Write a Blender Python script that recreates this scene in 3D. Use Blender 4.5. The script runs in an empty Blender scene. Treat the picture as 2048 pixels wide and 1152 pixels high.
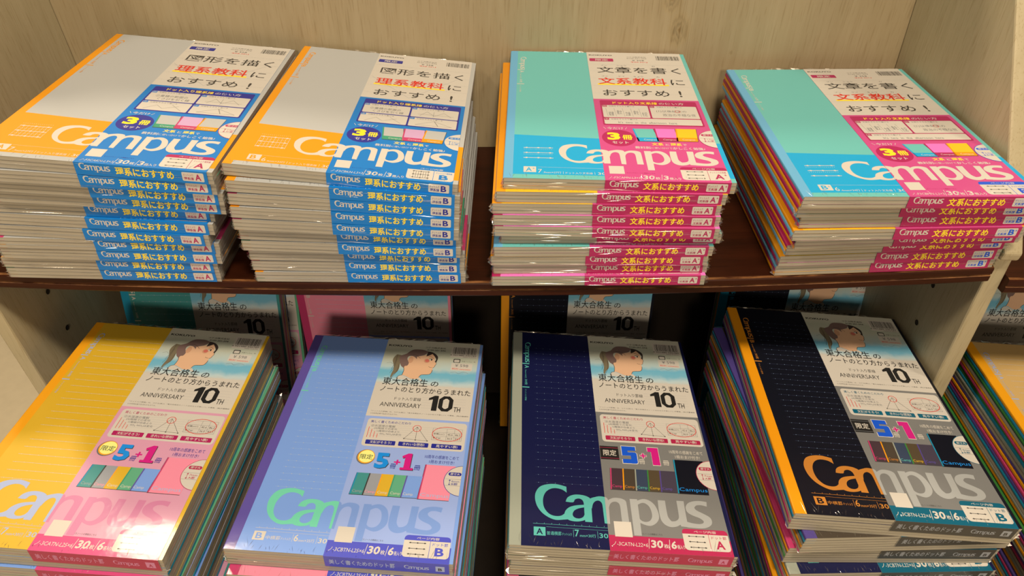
import bpy, math, random
from mathutils import Matrix, Vector
from mathutils.geometry import tessellate_polygon

# ------------------------------------------------------------------ camera, world, lamps, exposure
SC = bpy.context.scene
COL = SC.collection
ZC = 1.35                                    # height of the lens above the shop floor
cam_data = bpy.data.cameras.new('camera')
cam_data.sensor_width = 36.0
cam_data.lens = 1391.5 / 2048 * 36.0
cam_data.clip_start = 0.01
cam = bpy.data.objects.new('camera', cam_data)
COL.objects.link(cam)
RIGHT = Vector((0.99979, 0.01267, 0.01622))
DOWN = Vector((0.02058, -0.61564, -0.78776))
FWD = Vector((0.0, 0.78792, -0.61577))
cam.matrix_world = Matrix(((RIGHT.x, -DOWN.x, -FWD.x, 0), (RIGHT.y, -DOWN.y, -FWD.y, 0),
                           (RIGHT.z, -DOWN.z, -FWD.z, ZC), (0, 0, 0, 1)))
SC.camera = cam

world = bpy.data.worlds.new('shop_ambience')
SC.world = world
world.use_nodes = True
bg = world.node_tree.nodes['Background']
bg.inputs[0].default_value = (1.0, 0.80, 0.56, 1)
bg.inputs[1].default_value = 0.10

def lamp(name, loc, target, size, power, colour=(1.0, 0.79, 0.54)):
    d = bpy.data.lights.new(name, 'AREA')
    d.shape = 'DISK'
    d.size = size
    d.energy = power
    d.color = colour
    o = bpy.data.objects.new(name, d)
    COL.objects.link(o)
    o.location = loc
    o.rotation_euler = (Vector(target) - Vector(loc)).to_track_quat('-Z', 'Y').to_euler()
    return o

lamp('aisle_ceiling_lamp', (0.15, -0.26, 2.75), (0.10, -0.80, 1.0), 0.28, 33)
lamp('aisle_ceiling_lamp', (1.30, -0.15, 2.75), (0.2, 0.5, 1.0), 0.28, 15)
lamp('aisle_ceiling_lamp', (-1.35, -0.15, 2.75), (-0.2, 0.5, 1.0), 0.28, 16)
lamp('far_ceiling_lamp', (0.2, -3.6, 2.75), (0.0, 0.5, 0.8), 0.6, 78)
lamp('next_aisle_ceiling_lamp', (-1.06, 1.436, 2.75), (-0.30, 0.30, 0.86), 0.22, 24)

SC.view_settings.view_transform = 'Standard'
SC.view_settings.look = 'None'
SC.view_settings.gamma = 1.0
SC.view_settings.use_curve_mapping = False
SC.view_settings.exposure = -0.13

# ------------------------------------------------------------------ materials
def lin(c):
    c = c / 255.0
    return c / 12.92 if c <= 0.04045 else ((c + 0.055) / 1.055) ** 2.4

WHITE = (206, 185, 160)                      # how plain white paper looks under the shop's warm lamps

def albedo(rgb):
    return tuple(min(0.93, max(0.004, lin(c) / lin(w) * 0.60)) for c, w in zip(rgb, WHITE)) + (1,)

MATS = {}

def print_mat(name, rgb, rough=0.42, coat=0.22, film=0.10):
    """Printed paper under a tight clear wrap: a faintly wavy glossy coat over flat ink."""
    if name in MATS:
        return MATS[name]
    m = bpy.data.materials.new(name)
    m.use_nodes = True
    nt = m.node_tree
    b = nt.nodes['Principled BSDF']
    b.inputs['Base Color'].default_value = albedo(rgb)
    b.inputs['Roughness'].default_value = rough
    b.inputs['Specular IOR Level'].default_value = 0.25
    b.inputs['Coat Weight'].default_value = coat
    b.inputs['Coat Roughness'].default_value = 0.10
    if film:
        tc = nt.nodes.new('ShaderNodeTexCoord')
        no = nt.nodes.new('ShaderNodeTexNoise')
        no.inputs['Scale'].default_value = 55
        no.inputs['Detail'].default_value = 3
        bu = nt.nodes.new('ShaderNodeBump')
        bu.inputs['Strength'].default_value = film
        bu.inputs['Distance'].default_value = 0.002
        nt.links.new(tc.outputs['Object'], no.inputs['Vector'])
        nt.links.new(no.outputs['Fac'], bu.inputs['Height'])
        nt.links.new(bu.outputs['Normal'], b.inputs['Coat Normal'])
    MATS[name] = m
    return m

def page_mat():
    """Cut edges of a stack of sheets: fine layered lines."""
    m = bpy.data.materials.new('page_edges')
    m.use_nodes = True
    nt = m.node_tree
    b = nt.nodes['Principled BSDF']
    b.inputs['Roughness'].default_value = 0.6
    b.inputs['Coat Weight'].default_value = 0.25
    b.inputs['Coat Roughness'].default_value = 0.2
    tc = nt.nodes.new('ShaderNodeTexCoord')
    mp = nt.nodes.new('ShaderNodeMapping')
    mp.inputs['Scale'].default_value = (18, 18, 3200)
    no = nt.nodes.new('ShaderNodeTexNoise')
    no.inputs['Scale'].default_value = 1
    no.inputs['Detail'].default_value = 2
    cr = nt.nodes.new('ShaderNodeValToRGB')
    cr.color_ramp.elements[0].position = 0.3
    cr.color_ramp.elements[0].color = albedo((154, 134, 107))
    cr.color_ramp.elements[1].position = 0.7
    cr.color_ramp.elements[1].color = albedo((182, 160, 130))
    nt.links.new(tc.outputs['Object'], mp.inputs['Vector'])
    nt.links.new(mp.outputs['Vector'], no.inputs['Vector'])
    nt.links.new(no.outputs['Fac'], cr.inputs['Fac'])
    nt.links.new(cr.outputs['Color'], b.inputs['Base Color'])
    return m

def sky_mat():
    """Watercolour sky printed on the band: pale clouds above, a blue-green strip, white below."""
    m = bpy.data.materials.new('printed_sky')
    m.use_nodes = True
    nt = m.node_tree
    b = nt.nodes['Principled BSDF']
    b.inputs['Roughness'].default_value = 0.42
    b.inputs['Specular IOR Level'].default_value = 0.25
    b.inputs['Coat Weight'].default_value = 0.35
    b.inputs['Coat Roughness'].default_value = 0.16
    tc = nt.nodes.new('ShaderNodeTexCoord')
    sp = nt.nodes.new('ShaderNodeSeparateXYZ')
    no = nt.nodes.new('ShaderNodeTexNoise')
    no.inputs['Scale'].default_value = 70
    no.inputs['Detail'].default_value = 5
    ma = nt.nodes.new('ShaderNodeMath')
    ma.operation = 'MULTIPLY_ADD'
    ma.inputs[1].default_value = 0.012
    mr = nt.nodes.new('ShaderNodeMapRange')
    mr.inputs['From Min'].default_value = (186 - 126) / 1000 + 0.006
    mr.inputs['From Max'].default_value = (246 - 126) / 1000 + 0.006
    cr = nt.nodes.new('ShaderNodeValToRGB')
    e = cr.color_ramp.elements
    e[0].position = 0.0; e[0].color = albedo((204, 183, 158))
    e[1].position = 1.0; e[1].color = albedo((204, 188, 158))
    for p, c in ((0.09, (190, 195, 182)), (0.20, (120, 170, 178)), (0.31, (112, 168, 178)), (0.42, (178, 186, 172)),
                 (0.62, (192, 182, 152)), (0.80, (184, 176, 146))):
        k = e.new(p)
        k.color = albedo(c)
    nt.links.new(tc.outputs['Object'], no.inputs['Vector'])
    nt.links.new(tc.outputs['Object'], sp.inputs[0])
    nt.links.new(no.outputs['Fac'], ma.inputs[0])
    nt.links.new(sp.outputs['Y'], ma.inputs[2])
    nt.links.new(ma.outputs[0], mr.inputs['Value'])
    nt.links.new(mr.outputs[0], cr.inputs['Fac'])
    nt.links.new(cr.outputs['Color'], b.inputs['Base Color'])
    return m

def film_mat():
    """Crumpled clear plastic wrap."""
    m = bpy.data.materials.new('clear_wrap')
    m.use_nodes = True
    nt = m.node_tree
    nt.nodes.remove(nt.nodes['Principled BSDF'])
    out = nt.nodes['Material Output']
    tr = nt.nodes.new('ShaderNodeBsdfTransparent')
    gl = nt.nodes.new('ShaderNodeBsdfGlossy')
    gl.inputs['Roughness'].default_value = 0.22
    gl.inputs['Color'].default_value = (0.95, 0.95, 0.95, 1)
    mx = nt.nodes.new('ShaderNodeMixShader')
    mx.inputs[0].default_value = 0.32
    nt.links.new(tr.outputs[0], mx.inputs[1])
    nt.links.new(gl.outputs[0], mx.inputs[2])
    nt.links.new(mx.outputs[0], out.inputs['Surface'])
    return m

def wood_mat(name, light, dark, stretch, scale, rough=0.55, coat=0.0, streak=0.5, knots=(), bump=0.15, spec=0.4, start=0.28):
    """Painted or stained board with grain running along one axis."""
    m = bpy.data.materials.new(name)
    m.use_nodes = True
    nt = m.node_tree
    b = nt.nodes['Principled BSDF']
    b.inputs['Roughness'].default_value = rough
    b.inputs['Coat Weight'].default_value = coat
    b.inputs['Specular IOR Level'].default_value = spec
    b.inputs['Coat Roughness'].default_value = 0.25
    tc = nt.nodes.new('ShaderNodeTexCoord')
    mp = nt.nodes.new('ShaderNodeMapping')
    mp.inputs['Scale'].default_value = stretch
    no = nt.nodes.new('ShaderNodeTexNoise')
    no.inputs['Scale'].default_value = scale
    no.inputs['Detail'].default_value = 6
    no.inputs['Roughness'].default_value = 0.65
    cr = nt.nodes.new('ShaderNodeValToRGB')
    cr.color_ramp.elements[0].position = start
    cr.color_ramp.elements[0].color = dark
    cr.color_ramp.elements[1].position = start + streak
    cr.color_ramp.elements[1].color = light
    nt.links.new(tc.outputs['Object'], mp.inputs['Vector'])
    nt.links.new(mp.outputs['Vector'], no.inputs['Vector'])
    nt.links.new(no.outputs['Fac'], cr.inputs['Fac'])
    col = cr.outputs['Color']
    # fine scratches in the paint, same grain direction
    n2 = nt.nodes.new('ShaderNodeTexNoise')
    n2.inputs['Scale'].default_value = scale * 8
    n2.inputs['Detail'].default_value = 2
    nt.links.new(mp.outputs['Vector'], n2.inputs['Vector'])
    c2 = nt.nodes.new('ShaderNodeValToRGB')
    c2.color_ramp.elements[0].position = 0.33
    c2.color_ramp.elements[0].color = (0.74, 0.68, 0.58, 1)
    c2.color_ramp.elements[1].position = 0.42
    c2.color_ramp.elements[1].color = (1, 1, 1, 1)
    nt.links.new(n2.outputs['Fac'], c2.inputs['Fac'])
    mx = nt.nodes.new('ShaderNodeMix')
    mx.data_type = 'RGBA'
    mx.blend_type = 'MULTIPLY'
    mx.inputs[0].default_value = 0.5
    nt.links.new(col, mx.inputs[6])
    nt.links.new(c2.outputs['Color'], mx.inputs[7])
    col = mx.outputs[2]
    for (kx, ky, kz, r) in knots:
        vm = nt.nodes.new('ShaderNodeVectorMath')
        vm.operation = 'SUBTRACT'
        vm.inputs[1].default_value = (kx, ky, kz)
        ms = nt.nodes.new('ShaderNodeVectorMath')
        ms.operation = 'MULTIPLY'
        ms.inputs[1].default_value = (1.0, 1.0, 0.62)
        ln = nt.nodes.new('ShaderNodeVectorMath')
        ln.operation = 'LENGTH'
        ad = nt.nodes.new('ShaderNodeMath')
        ad.operation = 'MULTIPLY_ADD'
        ad.inputs[1].default_value = r * 0.7
        mr = nt.nodes.new('ShaderNodeMapRange')
        mr.inputs['From Min'].default_value = r * 0.35
        mr.inputs['From Max'].default_value = r * 1.35
        kr = nt.nodes.new('ShaderNodeValToRGB')
        ke = kr.color_ramp.elements
        ke[0].position = 0.0; ke[0].color = (0.62, 0.52, 0.38, 1)
        ke[1].position = 1.0; ke[1].color = (1, 1, 1, 1)
        for p, v in ((0.12, 0.95), (0.3, 0.7), (0.42, 0.98), (0.62, 0.82), (0.75, 1.0)):
            k = ke.new(p)
            k.color = (v, v * 0.97, v * 0.9, 1)
        nt.links.new(tc.outputs['Object'], vm.inputs[0])
        nt.links.new(vm.outputs[0], ms.inputs[0])
        nt.links.new(ms.outputs[0], ln.inputs[0])
        nt.links.new(n2.outputs['Fac'], ad.inputs[0])
        nt.links.new(ln.outputs['Value'], ad.inputs[2])
        nt.links.new(ad.outputs[0], mr.inputs['Value'])
        nt.links.new(mr.outputs[0], kr.inputs['Fac'])
        mk = nt.nodes.new('ShaderNodeMix')
        mk.data_type = 'RGBA'
        mk.blend_type = 'MULTIPLY'
        mk.inputs[0].default_value = 1.0
        nt.links.new(col, mk.inputs[6])
        nt.links.new(kr.outputs['Color'], mk.inputs[7])
        col = mk.outputs[2]
    nt.links.new(col, b.inputs['Base Color'])
    bu = nt.nodes.new('ShaderNodeBump')
    bu.inputs['Strength'].default_value = bump
    bu.inputs['Distance'].default_value = 0.001
    nt.links.new(no.outputs['Fac'], bu.inputs['Height'])
    nt.links.new(bu.outputs['Normal'], b.inputs['Normal'])
    return m

def plain_mat(name, rgb, rough=0.6):
    m = bpy.data.materials.new(name)
    m.use_nodes = True
    nt = m.node_tree
    b = nt.nodes['Principled BSDF']
    b.inputs['Roughness'].default_value = rough
    tc = nt.nodes.new('ShaderNodeTexCoord')
    no = nt.nodes.new('ShaderNodeTexNoise')
    no.inputs['Scale'].default_value = 30
    no.inputs['Detail'].default_value = 4
    cr = nt.nodes.new('ShaderNodeValToRGB')
    a = albedo(rgb)
    cr.color_ramp.elements[0].color = tuple(c * 0.82 for c in a[:3]) + (1,)
    cr.color_ramp.elements[1].color = a
    nt.links.new(tc.outputs['Object'], no.inputs['Vector'])
    nt.links.new(no.outputs['Fac'], cr.inputs['Fac'])
    nt.links.new(cr.outputs['Color'], b.inputs['Base Color'])
    return m

PAGES = page_mat()
SKY = sky_mat()
FILM = film_mat()
CREAM = wood_mat('cream_painted_board', albedo((186, 160, 118)), albedo((172, 146, 104)), (16, 16, 0.7), 6, 0.5, 0.1, 0.5)
BACKING = wood_mat('cream_painted_back_panel', albedo((168, 140, 100)), albedo((155, 127, 87)), (16, 16, 0.7), 6, 0.5, 0.1, 0.5,
                 ((0.1654, 0.728, ZC - 0.2284, 0.012), (0.1548, 0.728, ZC - 0.198, 0.011), (0.224, 0.728, ZC - 0.2504, 0.002)))
WALNUT = wood_mat('dark_stained_board', (0.052, 0.012, 0.004, 1), (0.020, 0.005, 0.002, 1), (0.6, 9, 9), 6, 0.45, 0.0, 0.45, spec=0.18)
WORN = wood_mat('worn_board_edge', (0.26, 0.12, 0.045, 1), (0.045, 0.012, 0.004, 1), (1.6, 6, 6), 14, 0.5, 0.0, 0.25, spec=0.2, start=0.41)
SHADED_BOARD = wood_mat('shade_toned_board', (0.010, 0.006, 0.004, 1), (0.005, 0.003, 0.002, 1), (9, 9, 0.6), 6, 0.5, 0.1, 0.5)  # near-black colour carries the deep shade below the shelf and between stacks
HOLE = plain_mat('peg_hole_shadow', (40, 28, 16), 0.8)
FLOOR = plain_mat('tan_shop_floor', (248, 212, 160), 0.45)

# ------------------------------------------------------------------ traced outlines, in millimetres on the cover
LOGO={'C':[(47.3,57.0),(47.3,51.1),(43.8,53.8),(38.9,55.0),(34.3,54.2),(30.2,51.0),(27.9,46.1),(27.3,40.8),(28.2,35.3),(30.9,30.9),(34.4,28.5),(38.8,27.9),(42.3,28.8),(45.2,31.3),(47.3,25.5),(42.6,24.8),(37.1,24.4),(31.6,26.4),(26.2,30.6),(22.3,36.8),(20.8,44.2),(21.6,50.0),(24.5,55.1),(29.1,57.8),(34.9,59.0),(40.7,58.8)],
'a_top':[(46.1,42.2),(47.5,45.9),(50.5,48.4),(55.0,49.7),(60.3,49.5),(64.7,48.1),(67.1,45.2),(67.0,35.8),(66.9,24.0),(61.0,24.1),(60.9,32.7),(61.0,41.0),(60.0,44.5),(57.2,46.0),(53.9,44.8),(52.1,41.9)],
'a_bowl':[(61.1,40.1),(54.4,39.1),(49.5,37.4),(46.2,34.5),(44.6,30.8),(45.1,27.6),(46.9,25.5),(49.6,24.3),(54.3,23.9),(59.1,24.9),(61.6,26.3),(60.8,30.8),(59.7,28.5),(56.9,26.9),(53.7,27.0),(51.6,28.6),(51.3,31.2),(53.0,34.3),(56.6,36.4),(61.2,37.6)],
'm1':[(66.2,46.1),(70.8,48.3),(74.6,49.3),(78.6,48.9),(80.9,47.4),(81.5,43.2),(81.3,33.0),(81.0,23.2),(76.7,23.6),(76.5,32.7),(76.4,39.6),(75.7,43.3),(73.4,45.0),(70.5,44.0),(68.4,41.0),(67.4,36.7),(66.0,41.3)],
'm2':[(80.8,44.6),(84.2,47.6),(87.6,48.6),(92.4,48.2),(95.9,46.2),(96.5,42.2),(96.6,32.0),(96.7,23.7),(90.9,23.8),(90.9,32.6),(90.9,40.0),(90.1,43.3),(87.6,44.7),(84.5,43.9),(82.4,41.4),(81.3,37.6)],
'p_stem':[(99.6,48.3),(105.9,48.3),(105.7,30.7),(105.4,14.0),(99.4,14.0),(99.5,30.4)],
'p_bowl':[(105.5,46.8),(110.5,48.8),(115.3,48.1),(119.6,44.1),(121.8,37.2),(121.6,30.8),(118.5,26.1),(114.2,23.6),(110.3,23.8),(105.4,25.8),(105.5,30.7),(106.0,29.0),(107.6,27.5),(110.3,26.9),(113.6,28.0),(115.9,31.4),(116.4,36.0),(115.2,41.5),(112.4,44.5),(109.2,44.9),(105.6,42.8)],
'u':[(123.2,48.6),(129.3,48.5),(129.1,39.5),(129.4,32.6),(131.7,28.8),(135.0,29.3),(137.8,31.7),(138.6,36.4),(138.9,49.1),(145.0,49.0),(144.5,34.9),(144.4,24.2),(138.7,24.6),(138.4,26.2),(135.3,24.3),(130.7,23.4),(126.3,24.9),(123.3,29.1),(122.6,37.3)],
's':[(164.4,49.4),(163.7,44.9),(159.2,46.0),(155.0,45.5),(152.9,43.2),(154.1,40.8),(159.1,37.9),(164.1,34.5),(165.0,30.2),(163.0,26.7),(157.8,24.1),(150.6,23.7),(143.7,24.1),(143.6,29.5),(148.3,28.2),(153.8,27.7),(157.4,28.7),(158.2,30.6),(155.7,33.2),(149.8,35.7),(146.1,38.7),(145.7,43.3),(148.4,47.3),(153.3,49.5),(159.2,50.1)],
}
GIRL={'tail':[(96.5,229.1),(92.2,229.8),(89.9,225.4),(89.4,220.0),(91.9,212.8),(92.5,207.0),(91.6,201.1),(91.3,196.1),(92.6,196.2),(94.2,200.7),(97.0,204.5),(97.9,210.4),(97.6,216.3),(97.9,224.6)],
'face':[(112.8,228.2),(120.3,230.5),(127.9,235.0),(131.4,229.2),(132.2,223.2),(134.2,218.7),(133.2,216.2),(133.0,214.3),(131.4,212.7),(131.6,209.8),(131.1,206.1),(129.0,203.1),(122.1,202.1),(120.4,200.1),(119.0,196.5),(113.2,195.3),(105.0,199.5),(102.4,200.0),(103.2,206.5),(101.9,213.7),(105.4,217.0),(105.9,223.1),(106.5,228.4)],
'hair':[(133.9,220.7),(134.8,228.0),(132.5,232.4),(128.4,235.5),(123.5,236.6),(118.5,238.5),(113.7,238.8),(108.5,238.3),(104.8,235.6),(101.8,231.5),(98.5,229.6),(96.2,227.9),(95.8,222.9),(97.8,216.3),(99.5,212.8),(102.6,210.1),(103.0,213.1),(105.4,214.0),(106.3,218.2),(104.1,222.9),(104.0,226.7),(106.5,228.6),(110.3,227.6),(113.5,224.1),(113.1,227.9),(117.3,229.6),(120.7,231.3),(123.0,235.0),(122.5,229.1),(125.4,230.8),(128.3,233.4),(131.1,229.5),(133.2,225.5),(132.1,222.0)],
'fringe':[(133.9,220.7),(134.8,228.0),(132.5,232.4),(128.4,235.5),(123.5,236.6),(122.5,229.1),(125.4,230.8),(128.3,233.4),(131.1,229.5),(133.2,225.5),(132.1,222.0)],
'collar':[(99.6,199.0),(101.9,200.1),(105.1,198.8),(110.1,196.0),(112.9,194.5),(111.2,192.6),(105.0,193.8),(97.0,193.8)],
'collar2':[(120.7,198.4),(123.3,194.7),(125.6,192.8),(120.9,193.8),(118.6,195.7)],
'E':[(127.6,224.7),(128.7,224.4),(123.5,222.8),(106.9,223.5)],
'brow':[(125.4,229.0),(128.1,228.5),(130.8,226.1)],
'mouth':[(127.1,214.4),(128.8,213.3),(130.6,213.4)],
'nose':[(133.3,221.0),(134.2,218.7),(133.3,216.2),(133.0,214.3),(131.4,212.7)],
'jaw':[(131.6,209.8),(131.1,206.1),(129.0,203.1),(122.1,202.1),(120.4,200.1),(119.7,198.3)],
'nape':[(102.4,210.8),(103.2,206.5),(102.4,200.0),(99.6,199.0),(97.8,195.3)],
}

# ------------------------------------------------------------------ mesh helpers
def P(name):
    return INK[name]

def ink(name, rgb, **k):
    INK[name] = print_mat('ink_' + name, rgb, **k)

INK = {}
for n_, c_ in {
    'white': (206, 185, 160), 'orange': (230, 140, 14), 'grey': (180, 168, 152), 'blue': (18, 112, 170), 'navy': (42, 42, 122),
    'yellow': (250, 205, 40), 'sun': (244, 176, 30), 'red': (214, 44, 30), 'black': (38, 34, 30), 'charcoal': (60, 54, 48), 'pink': (200, 70, 116), 'magenta': (172, 32, 78),
    'teal': (106, 174, 156), 'deepteal': (24, 152, 184), 'steel': (104, 160, 180), 'hotpink': (232, 110, 170), 'rosegrey': (200, 150, 170), 'green': (60, 140, 100),
    'palepink': (212, 142, 152), 'strip_pink': (206, 66, 108), 'darkred': (172, 36, 66), 'gold': (214, 160, 38), 'amber': (236, 150, 20),
    'lavender': (122, 148, 206), 'purple': (94, 74, 136), 'mint': (112, 192, 150), 'bandlav': (150, 160, 196), 'bandlogo': (120, 142, 186), 'violet': (76, 76, 166),
    'midnight': (20, 22, 56), 'stone': (152, 146, 122), 'seagreen': (88, 166, 146), 'taupe': (122, 113, 102), 'taupelogo': (166, 156, 142), 'crimson': (178, 40, 72),
    'ebony': (17, 17, 24), 'copper': (192, 116, 42), 'petrol': (16, 88, 102), 'palelogo': (204, 118, 140), 'aqua': (66, 132, 120), 'kraft': (205, 158, 92), 'silver': (150, 142, 136),
    'leaf': (96, 156, 112), 'rose': (236, 130, 140), 'raspberry': (190, 56, 92), 'cyan': (30, 130, 150), 'moss': (60, 120, 50), 'wine': (120, 40, 46), 'plum': (84, 64, 120),
    'skin': (224, 168, 124), 'ear': (206, 146, 106), 'hair': (122, 92, 80), 'fringe': (60, 46, 40), 'tail': (122, 104, 76), 'blush': (206, 104, 84), 'slate': (110, 104, 98),
    'royal': (26, 80, 180), 'azure': (30, 130, 196), 'fuchsia': (204, 28, 110), 'plumskin': (70, 48, 50), 'umber': (72, 58, 44), 'ink_blue': (56, 62, 76), 'coffee': (84, 66, 44),
    'dusk': (70, 58, 66), 'cream': (240, 224, 120), 'faint': (160, 180, 215), 'ruled': (60, 62, 84), 'lilac': (166, 166, 184),
}.items():
    ink(n_, c_)

CARD = print_mat('card_edge', (146, 128, 103), film=0)  # cut card, darkened to carry the shade of gaps between notebooks

class Mesh:
    def __init__(self):
        self.v = []; self.f = []; self.m = []; self.mats = []

    def slot(self, mat):
        if mat not in self.mats:
            self.mats.append(mat)
        return self.mats.index(mat)

    def add(self, verts, faces, mat):
        o = len(self.v)
        s = self.slot(mat)
        self.v += [tuple(p) for p in verts]
        for f in faces:
            self.f.append(tuple(i + o for i in f)); self.m.append(s)

    def box(self, x0, x1, y0, y1, z0, z1, mat):
        v = [(x, y, z) for z in (z0, z1) for y in (y0, y1) for x in (x0, x1)]
        self.add(v, [(0, 2, 3, 1), (4, 5, 7, 6), (0, 1, 5, 4), (2, 6, 7, 3), (0, 4, 6, 2), (1, 3, 7, 5)], mat)

    def data(self, name):
        me = bpy.data.meshes.new(name)
        me.from_pydata(self.v, [], self.f)
        for m in self.mats:
            me.materials.append(m)
        me.polygons.foreach_set('material_index', self.m)
        me.update()
        return me

FONT_CURVE = bpy.data.curves.new('type_setter', 'FONT')
FONT_OBJ = bpy.data.objects.new('type_setter', FONT_CURVE)
COL.objects.link(FONT_OBJ)
GLYPHS = {}

def glyphs(s, bold):
    key = (s, bold)
    if key not in GLYPHS:
        FONT_CURVE.body = s
        FONT_CURVE.size = 1
        FONT_CURVE.resolution_u = 2
        FONT_CURVE.offset = bold
        dg = bpy.context.evaluated_depsgraph_get()
        dg.update()
        me = bpy.data.meshes.new_from_object(FONT_OBJ.evaluated_get(dg))
        vs = [(v.co.x, v.co.y) for v in me.vertices]
        fs = [tuple(p.vertices) for p in me.polygons]
        bpy.data.meshes.remove(me)
        x0 = min(v[0] for v in vs); x1 = max(v[0] for v in vs)
        y0 = min(v[1] for v in vs); y1 = max(v[1] for v in vs)
        GLYPHS[key] = ([((x - x0) / (x1 - x0), (y - y0) / max(1e-6, y1 - y0)) for x, y in vs], fs)
    return GLYPHS[key]

def spline(pts, n=3, closed=True):
    out = []
    L = len(pts)
    for i in range(L if closed else L - 1):
        p0 = pts[(i - 1) % L] if closed or i > 0 else pts[i]
        p1 = pts[i]; p2 = pts[(i + 1) % L]
        p3 = pts[(i + 2) % L] if closed or i + 2 < L else p2
        def ang(a, b, c):
            v1 = (b[0] - a[0], b[1] - a[1]); v2 = (c[0] - b[0], c[1] - b[1])
            d = math.hypot(*v1) * math.hypot(*v2)
            return 1 if d == 0 else (v1[0] * v2[0] + v1[1] * v2[1]) / d
        c1 = ang(p0, p1, p2) < 0.45; c2 = ang(p1, p2, p3) < 0.45      # sharp corners stay sharp
        t1 = (0, 0) if c1 else ((p2[0] - p0[0]) / 2, (p2[1] - p0[1]) / 2)
        t2 = (0, 0) if c2 else ((p3[0] - p1[0]) / 2, (p3[1] - p1[1]) / 2)
        for k in range(n):
            t = k / n
            h1 = 2*t**3 - 3*t*t + 1; h2 = -2*t**3 + 3*t*t; h3 = t**3 - 2*t*t + t; h4 = t**3 - t*t
            out.append((h1*p1[0] + h2*p2[0] + h3*t1[0] + h4*t2[0], h1*p1[1] + h2*p2[1] + h3*t1[1] + h4*t2[1]))
    if not closed:
        out.append(pts[-1])
    return out

def clip_u(poly, umin=None, umax=None):
    for lim, sgn in ((umin, 1), (umax, -1)):
        if lim is None or not poly:
            continue
        res = []
        for i in range(len(poly)):
            a, b = poly[i], poly[(i + 1) % len(poly)]
            ina, inb = sgn * (a[0] - lim) >= 0, sgn * (b[0] - lim) >= 0
            if ina:
                res.append(a)
            if ina != inb:
                t = (lim - a[0]) / (b[0] - a[0])
                res.append((lim, a[1] + t * (b[1] - a[1])))
        poly = res
    return poly

class Sheet:
    """Prints flat shapes, measured in millimetres (u to the right, v up), onto one face of a mesh; each layer lies a hair above the last."""
    def __init__(self, mesh, place, umin=None, umax=None):
        self.mesh = mesh; self.place = place; self.umin = umin; self.umax = umax

    def poly(self, pts, mat, layer=1):
        tris = tessellate_polygon([[Vector((p[0], p[1], 0)) for p in pts]])
        for t in tris:
            q = clip_u([pts[i] for i in t], self.umin, self.umax)
            if len(q) < 3:
                continue
            a = sum(q[i][0] * q[(i + 1) % len(q)][1] - q[(i + 1) % len(q)][0] * q[i][1] for i in range(len(q)))
            if a < 0:
                q = q[::-1]
            self.mesh.add([self.place(u, v, layer) for u, v in q], [tuple(range(len(q)))], P(mat) if isinstance(mat, str) else mat)

    def rect(self, u0, u1, v0, v1, mat, layer=1):
        self.poly([(u0, v0), (u1, v0), (u1, v1), (u0, v1)], mat, layer)

    def rrect(self, u0, u1, v0, v1, r, mat, layer=1, corners=(1, 1, 1, 1)):
        pts = []
        for (cx, cy, a0, on) in ((u1 - r, v1 - r, 0, corners[1]), (u0 + r, v1 - r, 90, corners[0]), (u0 + r, v0 + r, 180, corners[3]), (u1 - r, v0 + r, 270, corners[2])):
            if on:
                pts += [(cx + r * math.cos(math.radians(a0 + k * 22.5)), cy + r * math.sin(math.radians(a0 + k * 22.5))) for k in range(5)]
            else:
                sx = 1 if a0 in (0, 270) else -1; sy = 1 if a0 in (0, 90) else -1
                pts.append((cx + sx * r, cy + sy * r))
        self.poly(pts, mat, layer)

    def ell(self, u, v, ru, rv, mat, layer=1, n=28):
        self.poly([(u + ru * math.cos(2 * math.pi * k / n), v + rv * math.sin(2 * math.pi * k / n)) for k in range(n)], mat, layer)

    def line(self, pts, w, mat, layer=1):
        for a, b in zip(pts, pts[1:]):
            d = math.hypot(b[0] - a[0], b[1] - a[1]) or 1
            nx, ny = -(b[1] - a[1]) / d * w / 2, (b[0] - a[0]) / d * w / 2
            self.poly([(a[0] - nx, a[1] - ny), (b[0] - nx, b[1] - ny), (b[0] + nx, b[1] + ny), (a[0] + nx, a[1] + ny)], mat, layer)

    def ring(self, u, v, ru, rv, w, mat, layer=1, n=28):
        self.line([(u + ru * math.cos(2 * math.pi * k / n), v + rv * math.sin(2 * math.pi * k / n)) for k in range(n + 1)], w, mat, layer)

    def text(self, s, u0, u1, v0, h, mat, layer=2, bold=0.0, turn=False, slant=0.0):
        """Set s so that it fills u0..u1 by v0..v0+h; with turn it reads downwards, its letters' feet towards smaller u."""
        vs, fs = glyphs(s, bold)
        m = P(mat)
        if turn:                        # u0: foot line, h: letter height in u, u1 -> start v, v0 -> end v
            pts = [(u0 + y * h, u1 - x * (u1 - v0)) for x, y in vs]
        else:
            pts = [(u0 + x * (u1 - u0) + slant * y * h, v0 + y * h) for x, y in vs]
        if self.umin is None and self.umax is None:
            self.mesh.add([self.place(u, v, layer) for u, v in pts], fs, m)
        else:
            for f in fs:
                q = clip_u([pts[i] for i in f], self.umin, self.umax)
                if len(q) >= 3:
                    self.mesh.add([self.place(u, v, layer) for u, v in q], [tuple(range(len(q)))], m)

    def logo(self, u0, v0, k, mat, layer=2, turn=None):
        """The wide humanist wordmark, drawn letter by letter; k scales it, (u0, v0) is the foot of its C."""
        for k_, pts in enumerate(LOGO.values()):                      # neighbours overlap, so each lies a hair higher
            q = spline([(x, y) for x, y in pts], 3)
            if turn is None:
                q = [(u0 + (x - 20.8) * k, v0 + (y - 23.8) * k) for x, y in q]
            else:                       # reads downwards from v0
                q = [(u0 + (y - 14) * k, v0 - (x - 20.8) * k * turn) for x, y in q]
            self.poly(q, mat, layer + (k_ % 4) * 0.3)

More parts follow.
